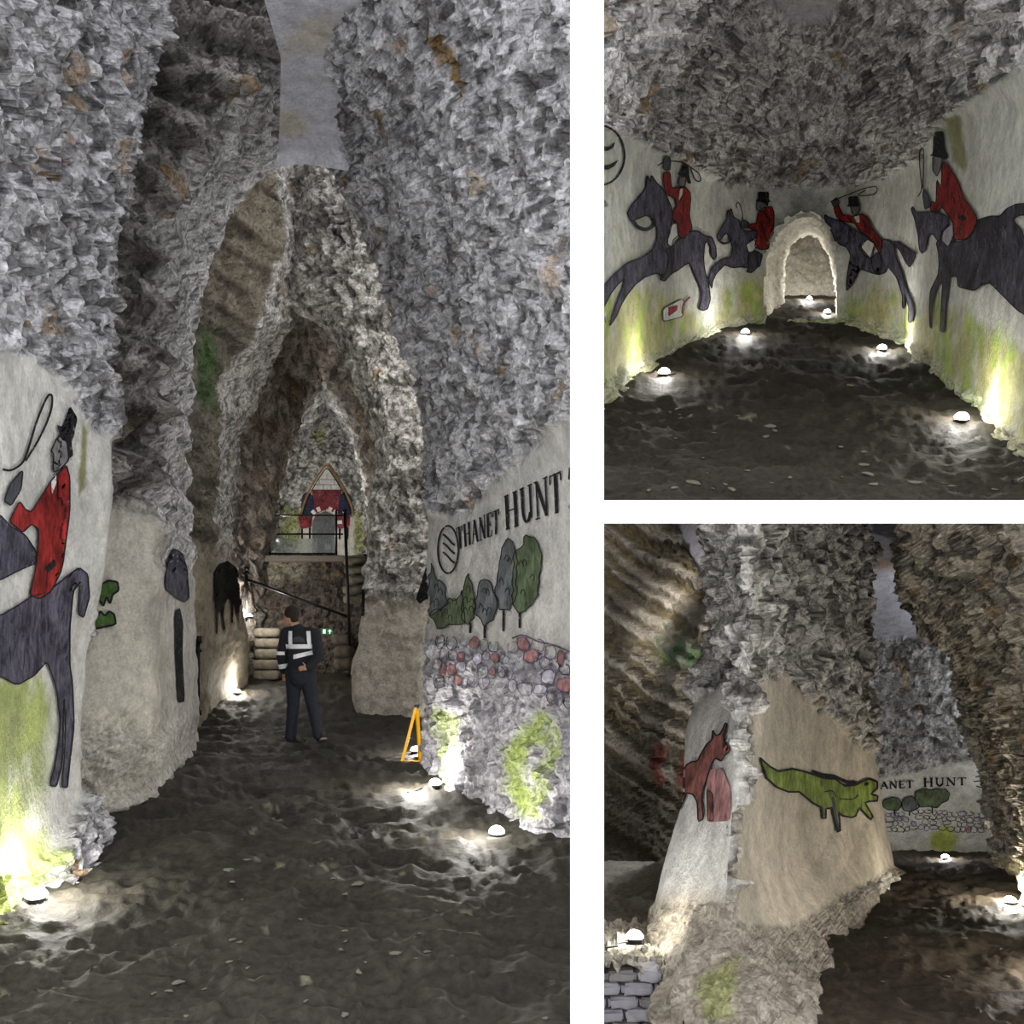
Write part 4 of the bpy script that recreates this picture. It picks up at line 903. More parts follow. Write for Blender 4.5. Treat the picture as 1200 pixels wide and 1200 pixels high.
rider((877, 285), 'small painted rider in red coat and top hat facing left beside the chalk doorway', [
    ('horse', 'f', [(597, 590), (650, 500), (655, 452), (664, 468), (672, 445), (685, 490), (710, 505), (720, 545), (745, 560), (805, 560), (800, 590), (770, 610), (750, 640), (755, 665), (800, 660), (830, 680), (815, 740), (770, 745), (720, 740), (680, 745), (640, 730), (600, 770), (580, 810), (575, 850), (562, 820), (560, 790), (580, 740), (620, 705), (670, 690), (680, 650), (670, 610), (650, 570), (640, 575), (615, 610)], HORSE, 1, 1.2),
    ('bridle', 's', [(605, 600), (630, 624), (660, 618), (674, 598)], HORSE2, 1.8, 3),
    ('coat', 'f', [(760, 545), (762, 525), (800, 520), (805, 470), (830, 445), (875, 435), (888, 470), (885, 570), (865, 600), (860, 650), (820, 655), (790, 640), (800, 600), (805, 560)], RED, 2.2, 1.2),
    ('breeches', 'f', [(745, 630), (790, 600), (800, 640), (780, 665), (760, 668)], PWHITE, 2.4, 1), ('boot', 'f', [(760, 670), (800, 660), (806, 740), (775, 770), (748, 766), (760, 740)], HORSE2, 2.6, 1.1),
    ('glove', 'f', [(720, 512), (740, 505), (762, 518), (760, 545), (725, 545)], GLOVE, 2.6, .9),
    ('face', 'f', [(800, 412), (830, 410), (855, 435), (830, 462), (800, 455)], SKIN, 2.8, 1), ('hat', 'f', [(795, 405), (808, 400), (806, 363), (862, 363), (862, 403), (872, 412), (860, 416), (856, 437), (840, 418), (800, 412)], INK, 3.6, 0),
    ('whip', 's', [(730, 510), (728, 470), (718, 430), (706, 412), (696, 428), (701, 446)], INK, 3, 1.2)], k, 700, 140)
rider((1018, 295), 'red-coated painted rider raising a whip on a slate horse right of the doorway', [
    ('horse', 'f', [(68, 500), (72, 476), (90, 490), (160, 515), (230, 560), (280, 585), (290, 600), (250, 620), (240, 640), (265, 680), (300, 700), (350, 665), (362, 600), (400, 610), (420, 640), (425, 690), (460, 770), (480, 850), (510, 920), (518, 980), (505, 1020), (490, 1015), (492, 940), (470, 870), (472, 950), (460, 945), (460, 880), (430, 790), (385, 735), (370, 770), (340, 780), (290, 765), (250, 750), (230, 780), (205, 830), (180, 862), (180, 800), (190, 740), (200, 680), (180, 640), (150, 630), (120, 605), (110, 570)], HORSE, 1, 1.2),
    ('tail', 'f', [(415, 610), (440, 615), (490, 650), (525, 670), (527, 690), (497, 744), (475, 715), (450, 660), (425, 635)], HORSE2, 1.4, 1.1),
    ('coat', 'f', [(115, 440), (140, 430), (160, 480), (215, 485), (260, 475), (285, 495), (310, 550), (355, 600), (360, 640), (345, 672), (320, 625), (290, 590), (245, 560), (220, 520), (150, 510), (125, 480)], RED, 2.2, 1.2),
    ('breeches', 'f', [(250, 640), (285, 600), (322, 625), (310, 660), (300, 700), (285, 682)], PWHITE, 2.4, 1), ('boot', 'f', [(300, 700), (340, 660), (356, 700), (350, 750), (346, 778), (315, 760)], HORSE2, 2.6, 1),
    ('glove', 'f', [(103, 412), (130, 392), (143, 408), (142, 430), (115, 440)], GLOVE, 2.6, .9), ('cravat', 'f', [(217, 488), (242, 480), (246, 516), (232, 518)], PWHITE, 3, 0),
    ('face', 'f', [(198, 432), (242, 432), (243, 460), (225, 482), (205, 466)], SKIN, 2.8, 1), ('hat', 'f', [(181, 437), (190, 425), (188, 388), (235, 383), (238, 420), (250, 427), (240, 438)], INK, 3.6, 0),
    ('whip', 's', [(100, 412), (180, 380), (270, 345), (328, 334), (336, 350), (325, 375), (280, 383), (230, 382), (275, 355)], INK, 3, 1.2)], k, 950, 140)
rider((1150, 300), 'large painted rider in red coat and tall hat on a dark standing horse', [
    ('horse_body', 'f', [(650, 600), (720, 590), (720, 620), (790, 600), (815, 570), (830, 510), (850, 500), (900, 485), (950, 485), (980, 450), (1030, 425), (1110, 420), (1110, 480), (1050, 480), (1010, 500), (1065, 560), (1110, 800), (1110, 1000), (1040, 960), (960, 880), (900, 820), (860, 830), (820, 860), (740, 840), (735, 790), (700, 785), (690, 860), (675, 960), (668, 1070), (650, 1060), (655, 960), (662, 820), (640, 830), (620, 880), (608, 980), (608, 1050), (598, 1040), (596, 940), (600, 860), (640, 780), (645, 720), (640, 660), (630, 620)], HORSE2, 1, 1.4),
    ('horse_head', 'f', [(503, 450), (513, 436), (530, 465), (590, 465), (640, 465), (690, 490), (695, 520), (660, 560), (652, 605), (640, 612), (610, 570), (585, 590), (580, 650), (560, 674), (545, 650), (540, 590), (525, 510)], HORSE, 1.8, 1.2),
    ('coat', 'f', [(662, 210), (690, 230), (740, 310), (765, 390), (830, 480), (835, 510), (810, 570), (780, 600), (720, 605), (715, 520), (690, 480), (660, 440), (640, 460), (600, 460), (605, 410), (630, 420), (632, 300), (655, 340)], RED, 2.4, 1.3),
    ('saddle_cloth', 'f', [(665, 560), (712, 520), (716, 590), (690, 640), (655, 605)], LILAC, 2.2, .8), ('collar', 'f', [(650, 250), (661, 300), (650, 342), (641, 290)], PWHITE, 3, 0),
    ('pocket', 'f', [(745, 490), (765, 475), (785, 495), (765, 515)], INK, 3, 0), ('glove', 'f', [(562, 380), (570, 342), (597, 400), (600, 440), (572, 452)], GLOVE, 2.6, .9),
    ('face', 'f', [(612, 183), (662, 193), (655, 240), (635, 288), (612, 255)], SKIN, 2.8, 1), ('hat', 'f', [(597, 182), (612, 170), (615, 90), (625, 60), (667, 58), (671, 140), (692, 185), (680, 203), (650, 190)], INK, 3.6, 0),
    ('whip', 's', [(538, 387), (560, 352), (548, 250), (545, 170), (556, 138), (568, 150), (568, 250), (562, 345)], INK, 3, 1.3)], k, 950, 140)
m = Mural(wu, 'painted_emblem', (722, 185), 'black painted round emblem with crescents beside the leaping slate horse', 'emblem')
m.stroke('ring', [(703 + 29 * math.sin(a), 182 - 35 * math.cos(a)) for a in np.linspace(.06, 3.05, 20)], 2.4, INK)
m.fill('crescent', [(704, 171), (714, 172), (721, 166), (719, 173), (712, 177), (704, 176)], INK, 2); m.fill('crescent', [(704, 194), (714, 193), (725, 187), (720, 195), (712, 199), (704, 198)], INK, 2)
m = Mural(wu, 'painted_fox', (788, 366), 'red and white painted fox shape low on the wall under the leaping horse')
m.fill('body', T([(330, 950), (425, 900), (440, 925), (430, 990), (330, 1015)], k, 700, 140), PWHITE, 1, outline=INK, ow=.9)
m.fill('patch', T([(345, 945), (405, 930), (400, 960), (355, 990)], k, 700, 140), RED, 2); m.stroke('leg', T([(465, 890), (430, 925), (425, 980)], k, 700, 140), 2, RED, 2)

# --- lower chamber
wpil = ['wall_pillar']
m = Mural(wpil, 'painted_horse', (815, 910), 'brown painted horse on the narrow white side of the pillar')
m.fill('faded_flank', [(828, 903), (846, 900), (856, 925), (856, 962), (828, 964)], ROSE, 1)
m.fill('horse', [(844, 860), (850, 847), (852, 848), (848, 864), (850, 870), (856, 879), (850, 885), (845, 892), (838, 888), (833, 897), (829, 910), (824, 925), (822, 936), (824, 960), (818, 963), (817, 940), (812, 931), (805, 929), (803, 934), (797, 947), (790, 968), (787, 968), (793, 947), (799, 931), (796, 917), (799, 905), (804, 897), (810, 893), (817, 892), (821, 884), (828, 872), (834, 867), (835, 855), (839, 862)], BROWN, 1.8, outline=INK, ow=1.6, step=3)
m.fill('leg', [(828, 925), (835, 930), (836, 962), (829, 962)], BROWN, 1.6, outline=INK, ow=.9)
m = Mural(wpil, 'painted_crocodile', (970, 930), 'green painted crocodile with open jaws and black outline on the broad face of the pillar')
c1 = [(890.7, 888), (902.7, 898.7), (913, 904), (929, 901), (945, 905), (950, 906.6), (966, 912), (979, 913), (990, 921), (1003, 920), (1012.6, 914.6), (1019, 913), (1028, 916), (1028, 924), (1020.6, 930.6), (1028.5, 933), (1028, 938.6), (1019, 939), (1014, 941), (1023, 957), (1020.6, 960.5), (1012.6, 952), (1007, 946.6), (1003, 956), (998, 958), (987, 956), (983, 952), (985, 973), (981.5, 975), (978, 960), (975, 946.6), (968, 948), (968, 958.6), (964, 959), (963, 946.6), (952.7, 941), (937, 928), (924, 928), (910.7, 922.7), (898.7, 912)]
m.fill('body', c1, CROC, 1, outline=INK, ow=2.2, step=3.5, rnd=False)
m.stroke('fringe', [(952, 904), (966, 909), (979, 910), (992, 917), (1004, 917)], 4, INK, 1.2)
m.stroke('leg', [(976, 934), (979, 955), (983, 973)], 3.5, GLOVE, 2); m.stroke('fold', [(984, 936), (1000, 937), (1006, 932)], 1.2, INK, 2); m.stroke('fold', [(966, 928), (976, 926), (980, 934)], 1.2, INK, 2)
m.fill('eye', [(1013, 917), (1018, 916), (1018, 920), (1013, 921)], INK, 2.2, step=2)
wb = ['wall_lower_back']
m = Mural(wb, 'painted_lettering', (1082, 920), 'small black painted words ANET HUNT on the far mural beyond the pillar', 'lettering')
lettering(m, 'ANET', (1031, 924.5), (1071, 923), (1031, 916.5), (1071, 914.5), 2.2, INK)
lettering(m, 'HUNT', (1081, 922), (1133, 919.6), (1081, 912.4), (1133, 911.2), 2.4, INK)
m = Mural(wb, 'painted_emblem', (1148, 917), 'small black wavy painted emblem after the far words ANET HUNT', 'emblem')
for q in ([(1143, 911), (1148, 909), (1153, 908)], [(1141, 916), (1147, 915), (1155, 918)], [(1144, 921), (1150, 923), (1156, 924)]): m.stroke('wave', q, 1.3, INK)
for lab, cr, tr, mt in [
    ('dark painted tree on the far mural nearest the pillar', [(1033, 944), (1036, 937), (1046, 934), (1054, 936), (1058, 943), (1052, 950), (1040, 949)], [(1048, 946), (1049, 956)], TREEG),
    ('dark painted tree in the middle of the far mural', [(1056, 942), (1060, 935), (1068, 933), (1075, 938), (1078, 946), (1068, 951), (1059, 950)], [(1066, 946), (1066, 956)], TREEB),
    ('broad green-grey painted tree below the far word HUNT', [(1072, 938), (1073, 927), (1082, 924), (1091, 926), (1098, 924), (1108, 925), (1113, 930), (1111, 938), (1104, 941), (1098, 947), (1088, 945), (1078, 946)], [(1092, 942), (1093, 953)], TREEG)]:
    m = Mural(wb, 'painted_tree', tuple(np.mean(cr, axis=0)), lab, 'painted tree', 'painted trees on the far mural'); m.fill('crown', cr, mt, 1, outline=INK, ow=.9, step=3); m.stroke('trunk', tr, 1.6, INK, 1)
m = Mural(wb, 'painted_stone_wall', (1095, 962), 'far painted wall of purple and red outlined stones below small painted trees', 'mural')
courses(m, 1036, 1156, lambda x: np.interp(x, [1036, 1080, 1156], [952, 949, 953]), 4, 6, 8, .7)

# --- gateway painted on the far end wall
we_ = ['wall_far_end']
m = Mural(we_, 'painted_gateway', (383, 590), 'painted red brick gateway with pointed arch on the far end wall above the platform')
m.fill('tympanum', [(357, 592), (362, 576), (374, 556), (383, 545), (392, 556), (404, 576), (410, 592)], PWHITE, .6, step=3)
for yy in (562, 568, 574): m.stroke('joint', [(383 - (yy - 545) * .7, yy), (383 + (yy - 545) * .7, yy)], .7, PURP, 1.4, rnd=False)
for xx, y0 in ((374, 562), (383, 556), (392, 562), (379, 568), (388, 568)): m.stroke('joint', [(xx, y0), (xx, y0 + 6)], .7, PURP, 1.4, rnd=False)
m.fill('brickwork', [(366, 574), (400, 574), (401, 591), (413, 602), (396, 604), (383, 596), (368, 604), (354, 604), (366, 591)], RED2, 1.2, step=3, rnd=False)
for yy in (579, 584, 589): m.stroke('joint', [(367, yy), (399, yy)], .7, PURP, 1.9, rnd=False)
for sx in (0, 44):
    m.fill('figure', [(352 + sx, 604), (354 + sx, 580), (361 + sx, 576), (368 + sx, 582), (368 + sx, 604)], NAVY, 1.8, step=3); m.fill('coat', [(349 + sx, 604), (366 + sx, 604), (365 + sx, 618), (352 + sx, 620)], RED2, 1.8, step=3)
    for dx in (0, 9): m.stroke('leg', [(354 + sx + dx, 618), (354 + sx + dx, 632)], 2.2, INK, 1.6)
m.fill('door', [(366, 655), (366, 612), (370, 603), (381, 599), (391, 603), (394, 612), (394, 655)], DOORG, 2.2, step=3)
for q in np.linspace(math.pi * 1.02, math.pi * 1.98, 9):
    m.stroke('voussoir', [(380 + 15.5 * math.cos(q), 613 + 14.5 * math.sin(q)), (380 + 21 * math.cos(q), 613 + 20 * math.sin(q))], 4.2, PWHITE if int(q * 9) % 2 else RED2, 2.6, rnd=False)
m.stroke('arch_moulding', [(352, 604), (356, 590), (363, 573), (374, 555), (383, 543), (392, 555), (403, 573), (411, 590), (414, 604)], 2.2, OCHP, 3); m.stroke('arch_outline', [(354, 606), (358, 592), (365, 575), (375, 558), (383, 547), (391, 558), (401, 575), (409, 592), (412, 606)], 1.2, INK, 3.4)
# ================================================================== FAR PLATFORM, STEPS, RAILINGS
def paint_ret(px, py, W, t1, t2, big):
    c = chips(W, t1, t2, big, base=S(92, 84, 76), dark=.4, ochre=.03)
    mo = sm(sdist(px, py, [(300, 645), (370, 645), (355, 680), (300, 690)]) + 6 * fbm(W * 3, 8, 3), -4, 8)
    return lerp(c, np.tile(S(170, 166, 146), (len(W), 1)), mo * .5), np.full(len(W), .8)
sheet('wall_platform', [[(280, 652, 17.6), (280, 805, 17.2)], [(340, 650, 17.8), (340, 805, 17.4)], [(400, 650, 17.8), (400, 805, 17.4)], [(445, 650, 17.6), (445, 805, 17.2)]], paint_ret, res=2.2)
def paint_slab(px, py, W, t1, t2, big): return np.tile(S(120, 112, 102), (len(W), 1)) * (1 + .3 * big)[:, None], np.full(len(W), .3)
V = [P(276, 651, 17.5), P(446, 651, 17.5), (P(446, 651, 17.5) + [1.2, 6.3, 0]), (P(276, 651, 17.5) + [-1.2, 6.3, 0])]
o = mesh_obj('floor_platform', [v for v in V] + [v - [0, 0, .12] for v in V], [(0, 1, 2, 3), (4, 7, 6, 5), (0, 4, 5, 1), (1, 5, 6, 2), (2, 6, 7, 3), (3, 7, 4, 0)], mat('platform_earth', (110, 104, 96))); o['kind'] = 'structure'
ZP = float(P(300, 651, 17.5)[2])
BAG = mat('chalk_sack', (108, 102, 90), .9, .3, 12, bump=.6); BAGD = mat('dark_sack', (78, 72, 64), .9, .3, 12, bump=.6)  # two sack colours, the second one darker
def bag(c, s, seed, m):
    bm = bmesh.new(); bmesh.ops.create_icosphere(bm, subdivisions=3, radius=1)
    for v in bm.verts:
        q = v.co.copy(); e = 4.0; r = (abs(q.x) ** e + abs(q.y) ** e + abs(q.z) ** e) ** (1 / e); q = q / r
        q.z -= .12 * (1 - abs(q.x)) * (q.z > 0); j = 1 + .06 * math.sin(q.x * 5 + seed) * math.cos(q.y * 4 + seed * 2)
        v.co = Vector((q.x * s[0] * j, q.y * s[1] * j, q.z * s[2] * j))
    o = bm_obj('sandbag', bm, m, None, True); o.location = c; return o
rs9 = random.Random(4)
def bagwall(x0, x1, ytop, ybot, n, D, lab, grp, m, dstep=.0):
    h = (ybot - ytop) / n
    for r in range(n):
        y = ybot - h * (r + .5); Dr = D + dstep * r; k0 = x0 + (3 if r % 2 else 0); wpx = (x1 - x0) / 2
        for q in range(1):
            wpx = (x1 - x0) * rs9.uniform(.9, 1.0); cx_ = (x0 + x1) / 2 + rs9.uniform(-2, 2); tag(bag(P(cx_, y, Dr), (wpx * .485 * Dr / F, .18, h * .475 * Dr / F), r * 3 + q, m), lab, 'sandbag', grp)
bagwall(297, 332, 735, 797, 5, 16.5, 'pale sandbag in the stacked steps beside the handrail post', 'sandbags left of the handrail', BAG, .12)
bagwall(403, 432, 652, 708, 5, 16.5, 'sandbag tread of the stairs climbing to the railed platform', 'sandbag stair treads', BAG, .16)
bagwall(390, 414, 742, 786, 3, 16.9, 'dark sandbag at the foot of the handrail end post', 'sandbags at the end post', BAGD, .1)
RAIL = mat('black_paint_steel', (24, 24, 26), .4, .1, 40, metal=.3)
t = empty('platform_railing', P(316, 651, 18.2), 'black steel railing along the edge of the far platform', 'railing')
o3 = np.array(t.location)
def rodp(name, a, b, r, par, m=RAIL):
    bm = bmesh.new(); o0 = np.array(par.location); rod(bm, a - o0, b - o0, r); return bm_obj(name, bm, m, par, True)
for x, y1 in ((316, 651), (394, 651)): rodp('post', P(x, 598, 18.2), P(x, y1, 18.2), .024, t)
for y in (604, 626): rodp('rail', P(316, y, 18.2), P(402, y, 18.2), .018, t)
rodp('rail', P(402, 604, 18.2), P(405, 612, 17.9), .018, t)
t = empty('railing_post', P(410, 757, 16.1), 'tall black steel post standing at the stair foot', 'post')
rodp('shaft', P(404, 600, 16.1), P(410, 757, 16.1), .03, t); rodp('cap', P(404, 597, 16.1), P(404, 601, 16.1), .04, t)
t = empty('handrail', P(289, 722, 16.2), 'sloping black handrail in front of the platform wall', 'handrail')
rodp('post', P(289, 667, 16.2), P(289, 722, 16.2), .03, t); rodp('finial', P(289, 664, 16.2), P(289, 668, 16.2), .05, t); rodp('rail', P(289, 679, 16.2), P(408, 723, 16.2), .026, t); rodp('bracket', P(286, 672, 16.2), P(292, 672, 16.2), .03, t)
t = empty('rail_post', P(232, 838, 11.6), 'short black rail post between the banded pier and the second arch', 'post')
rodp('shaft', P(232, 752, 11.6), P(232, 834, 11.6), .028, t); rodp('finial', P(233, 745, 11.6), P(233, 754, 11.6), .042, t); rodp('bracket', P(229, 765, 11.6), P(236, 762, 11.6), .024, t); rodp('foot', P(232, 832, 11.6), P(232, 838, 11.6), .05, t)
# glass panel with its notice
gm, nt, b = nodes_of('panel_glass'); b.inputs['Base Color'].default_value = (.75, .85, .82, 1); b.inputs['Roughness'].default_value = .12; b.inputs['Transmission Weight'].default_value = .75; b.inputs['IOR'].default_value = 1.1; b.inputs['Alpha'].default_value = .6
t = empty('glass_panel', P(355, 649, 18.05), 'clear glass panel fixed below the platform railing', 'glass panel'); o0 = Vector(t.location)
def slab(name, x0, x1, y0, y1, D, th, m, par):
    a, c = Vector(P(x0, y0, D)) - Vector(par.location), Vector(P(x1, y1, D)) - Vector(par.location); bm = bmesh.new()
    box(bm, ((a.x + c.x) / 2, a.y, (a.z + c.z) / 2), (abs(c.x - a.x), th, abs(a.z - c.z))); return bm_obj(name, bm, m, par)
slab('pane', 318, 393, 631, 649, 18.05, .012, gm, t); slab('clamp', 317, 393, 648, 650, 18.05, .04, RAIL, t); slab('notice', 381, 388, 638, 645, 18.02, .01, mat('notice_white', (220, 222, 220)), t)
# exit sign
t = empty('exit_sign', P(383, 740, 17.2), 'small lit green exit sign with arrow on the dark platform wall', 'sign')
SG = mat('sign_green', (36, 92, 58), .4, .05, 5, emit=.25); SWH = mat('sign_white', (220, 235, 225), .4, .02, 5, emit=.6)
slab('panel', 376.5, 390, 736.5, 743.5, 17.2, .03, SG, t)
bmA = bmesh.new(); vs_ = [bmA.verts.new(Vector(P(x, y, 17.17)) - t.location) for x, y in ((384, 740), (386.5, 737.4), (389, 740), (387.2, 740), (387.2, 742.8), (385.8, 742.8), (385.8, 740))]; bmA.faces.new(vs_); bm_obj('arrow', bmA, SWH, t)
slab('pictogram', 378.5, 381.5, 737.5, 742.5, 17.175, .012, SWH, t)
t = empty('lamp_dome', P(395, 272, 12.35), 'small black dome fixture high on the rock between the arches', 'ceiling fixture')
bm = bmesh.new(); bmesh.ops.create_uvsphere(bm, u_segments=14, v_segments=10, radius=.055); bm_obj('dome', bm, RAIL, t, True)
bm = bmesh.new(); rod(bm, (0, 0, 0), (0.02, .5, .06), .022); bm_obj('arm', bm, RAIL, t, True)
# ---- yellow folding stand
YEL = mat('yellow_plastic', (236, 178, 20), .45, .08, 10)
zf = lambda D: float(zL(D))
D = 9.1; bx_ = float(P(470.5, 725, D)[0])
t = empty('folding_stand', (bx_ + .2, D, 0.03), 'yellow folding floor stand leaning open beside the lettered wall', 'floor stand'); o0 = Vector(t.location)
apex = Vector(P(487.5, 829, D)) - o0; lf = Vector((-.2, 0, .02)); rt = Vector((.0, .02, .02))
def bar(name, a, b, wd, th, m, par):
    a, b = Vector(a), Vector(b); d = b - a; bm = bmesh.new(); R = d.to_track_quat('Z', 'Y').to_matrix(); box(bm, (a + b) / 2, (wd, th, d.length), R, .006); return bm_obj(name, bm, m, par)
bar('leg', lf, apex, .045, .03, YEL, t); bar('leg', rt, apex + Vector((.01, 0, -.02)), .045, .03, YEL, t); bar('foot_bar', lf + Vector((-.02, 0, .012)), rt + Vector((.03, 0, .012)), .03, .05, YEL, t)
bar('hinge', apex + Vector((-.02, .015, .01)), apex + Vector((.035, .015, .01)), .03, .04, RAIL, t)
# ---- brick plinth in the lower chamber, brick by brick
MORT = mat('mortar', (120, 116, 116), .95, .2, 20); BR = [mat('brick_white_%d' % k, c, .85, .2, 9, bump=.7) for k, c in enumerate([(176, 174, 180), (162, 160, 168), (142, 138, 138)])]
pb = bpy.data.objects.new('wall_brick_plinth', None); COL.objects.link(pb); pb.location = P(735, 1240, 5.05); pb['kind'] = 'structure'; pbl = Vector(pb.location)
def bl(x0, x1, y0, y1, D, th): a, c = Vector(P(x0, y0, D)), Vector(P(x1, y1, D)); return ((a.x + c.x) / 2, D + th / 2, (a.z + c.z) / 2), (abs(c.x - a.x), th, abs(a.z - c.z))
c_, s_ = bl(676, 778, 1141, 1300, 5.1, .2); bm = bmesh.new(); box(bm, Vector(c_) - pbl, s_); bm_obj('mortar_core', bm, MORT, pb)
y = 1138; r = 0
while y < 1290:
    x = 676 + (17 if r % 2 else 0); xr = np.interp(y, [1138, 1200, 1290], [776, 764, 746])
    while x < xr - 4:
        x1 = min(x + 38 + random.uniform(-4, 4), xr); c_, s_ = bl(x + 1, x1 - 1.2, y + 1, y + 14.2, 5.03 + random.uniform(-.015, .015), .16); bm = bmesh.new(); box(bm, (0, 0, 0), s_, None, .014); bmesh.ops.subdivide_edges(bm, edges=[e_ for e_ in bm.edges if e_.calc_length() > .06], cuts=2, use_grid_fill=True)
        for v in bm.verts: v.co += Vector([random.uniform(-.006, .006) for _ in range(3)])
        o = bm_obj('brick', bm, random.choice(BR), pb); o.location = Vector(c_) - pbl; o.rotation_euler = (random.uniform(-.02, .02), random.uniform(-.02, .02), random.uniform(-.02, .02)); x = x1
    y += 15.4; r += 1
def paint_ledge(px, py, W, t1, t2, big): return np.tile(S(196, 190, 176), (len(W), 1)) * (1 + .4 * big)[:, None] * (.75 + .5 * t2)[:, None], np.full(len(W), .8)
sheet('wall_ledge', [[(672, 1082, 6.6), (672, 1108, 5.6), (672, 1132, 5.1), (672, 1146, 5.0)], [(740, 1082, 6.7), (740, 1108, 5.6), (740, 1132, 5.12), (740, 1146, 5.0)], [(796, 1082, 6.7), (796, 1108, 5.7), (796, 1132, 5.2), (796, 1146, 5.1)]], paint_ledge, res=2.0, cell=.14)
# ---- chalk fragments trodden into the floors
FR = mat('chalk_fragment', (120, 117, 102), .9, .25, 20, bump=.6)
fm = []
for k in range(4):
    bm = bmesh.new(); bmesh.ops.create_icosphere(bm, subdivisions=2, radius=1)
    for v in bm.verts:
        a = math.atan2(v.co.y, v.co.x); v.co.x *= 1 + .35 * math.sin(3 * a + k) ; v.co.y *= .7 + .25 * math.cos(2 * a + 2 * k); v.co.z *= .22
    me = bpy.data.meshes.new('chalk_fragment'); bm.to_mesh(me); bm.free(); me.materials.append(FR); fm.append(me)
def frag(fl_, pts, lab, grp, up):
    for x, y, s_ in pts:
        h = hit([fl_], x, y)
        if h is None: continue
        o = bpy.data.objects.new('chalk_fragment', random.choice(fm)); COL.objects.link(o); o.location = h[0] + up * .004; r_ = s_ / F * h[0].y * .5
        o.scale = (r_, r_, r_); o.rotation_euler = (Matrix(up.to_track_quat('Z', 'Y').to_matrix()) @ Matrix.Rotation(random.uniform(0, 6), 3, 'Z')).to_euler(); tag(o, lab, 'stone', grp)
rs = random.Random(11)
frag('floor', [(420, 1036, 16), (406, 1048, 10), (268, 1020, 14), (272, 1034, 9), (290, 1008, 8), (464, 1118, 16), (500, 1116, 9), (420, 1140, 12), (208, 1152, 14), (198, 1162, 10), (272, 1102, 9), (268, 1128, 8), (290, 1135, 8), (404, 1190, 12), (358, 1174, 8), (390, 1030, 7), (352, 1078, 7), (320, 960, 7), (180, 1165, 8)] + [(rs.uniform(200, 640), rs.uniform(1010, 1195), rs.uniform(4, 8)) for _ in range(14)],
     'pale chalk fragment trodden into the dark earth floor of the tall arched passage', 'chalk fragments in the arched passage', Vector((0, 0, 1)))
frag('floor_upper', [(902, 500, 18), (897, 512, 12), (908, 505, 10), (1012, 545, 14), (1018, 556, 16), (1024, 568, 12), (1012, 530, 9), (812, 566, 20), (858, 574, 14), (850, 568, 8), (1072, 566, 14), (996, 452, 9), (926, 560, 9), (876, 552, 7), (985, 524, 8), (760, 575, 9), (1165, 574, 8), (1115, 570, 8), (790, 572, 10)] + [(rs.uniform(760, 1120), rs.uniform(480, 582), rs.uniform(3, 6)) for _ in range(14)],
     'pale chalk fragment on the dark floor between the four painted riders', 'chalk fragments between the riders', UPU)
frag('floor_lower', [(1070, 1064, 10), (1083, 1065, 9), (1094, 1065, 10), (1106, 1048, 8), (1098, 1080, 8), (1110, 1145, 8), (1060, 1120, 7), (1130, 1100, 7)] + [(rs.uniform(1000, 1180), rs.uniform(1040, 1190), rs.uniform(3, 6)) for _ in range(10)],
     'small chalk fragment on the brown floor beside the crocodile pillar', 'chalk fragments beside the pillar', UPW)
# ================================================================== PERSON
def blob(chains, voxel, name, m, parent, ell=(), smooth_it=4, keep=None):
    """one continuous skin over tapered limbs: chains of (point, radius); ell: (centre, radii, rotation)"""
    bm = bmesh.new()
    for ch in chains:
        for (a, ra), (b, rb) in zip(ch, ch[1:]):
            a, b = Vector(a), Vector(b); n = max(2, int((b - a).length / (min(ra, rb) * .35)))
            for k in range(n + 1):
                f = k / n; bmesh.ops.create_icosphere(bm, subdivisions=2, radius=ra + (rb - ra) * f, matrix=Matrix.Translation(a.lerp(b, f)))
    for c, r, rot in ell:
        bmesh.ops.create_icosphere(bm, subdivisions=3, radius=1, matrix=Matrix.Translation(c) @ (rot.to_4x4() if rot else Matrix.Identity(4)) @ Matrix.Diagonal((*r, 1)))
    o = bm_obj(name, bm, m, None)
    md = o.modifiers.new('r', 'REMESH'); md.mode = 'VOXEL'; md.voxel_size = voxel
    s2 = o.modifiers.new('s', 'SMOOTH'); s2.iterations = smooth_it; s2.factor = .5
    dg = bpy.context.evaluated_depsgraph_get(); me = bpy.data.meshes.new_from_object(o.evaluated_get(dg)); o.modifiers.clear(); o.data = me
    me.materials.clear(); me.materials.append(m); me.polygons.foreach_set('use_smooth', [True] * len(me.polygons)); o.parent = parent
    return o
def band(src, planes, name, m, parent, push=.006):
    """strip of cloth cut out of a garment between planes (point, normal): keeps the positive side of each"""
    bm = bmesh.new(); bm.from_mesh(src.data)
    for co, no in planes:
        bmesh.ops.bisect_plane(bm, geom=bm.verts[:] + bm.edges[:] + bm.faces[:], plane_co=co, plane_no=no, clear_inner=True)
    bm.normal_update()
    for v in bm.verts: v.co += v.normal * push
    return bm_obj(name, bm, m, parent, True)
PX, PD = float(P(352, 725, 11.0)[0]), 11.0
per = empty('person', (PX, PD, 0.0), 'person in dark jacket with white reflective bands walking away, hand behind back', 'person')
CLOTH = mat('jacket_black', (38, 40, 46), .85, .15, 25); JEAN = mat('trousers_navy', (40, 44, 54), .9, .2, 30); SKN = mat('skin', (196, 150, 128), .6, .08, 30); HAIR = mat('hair_dark', (48, 40, 36), .8, .3, 60, bump=.6); SHOE = mat('shoe_dark', (52, 48, 46), .7, .15, 30); REFL = mat('reflective_white', (250, 252, 255), .45, .05, 40); SOLE = mat('shoe_sole', (140, 136, 130), .8, .1, 30)
Rz = lambda d: Matrix.Rotation(math.radians(d), 3, 'Z'); Ry = lambda d: Matrix.Rotation(math.radians(d), 3, 'Y')
hd = Vector((-.135, .05, 1.635))                       # head centre, turned to the left
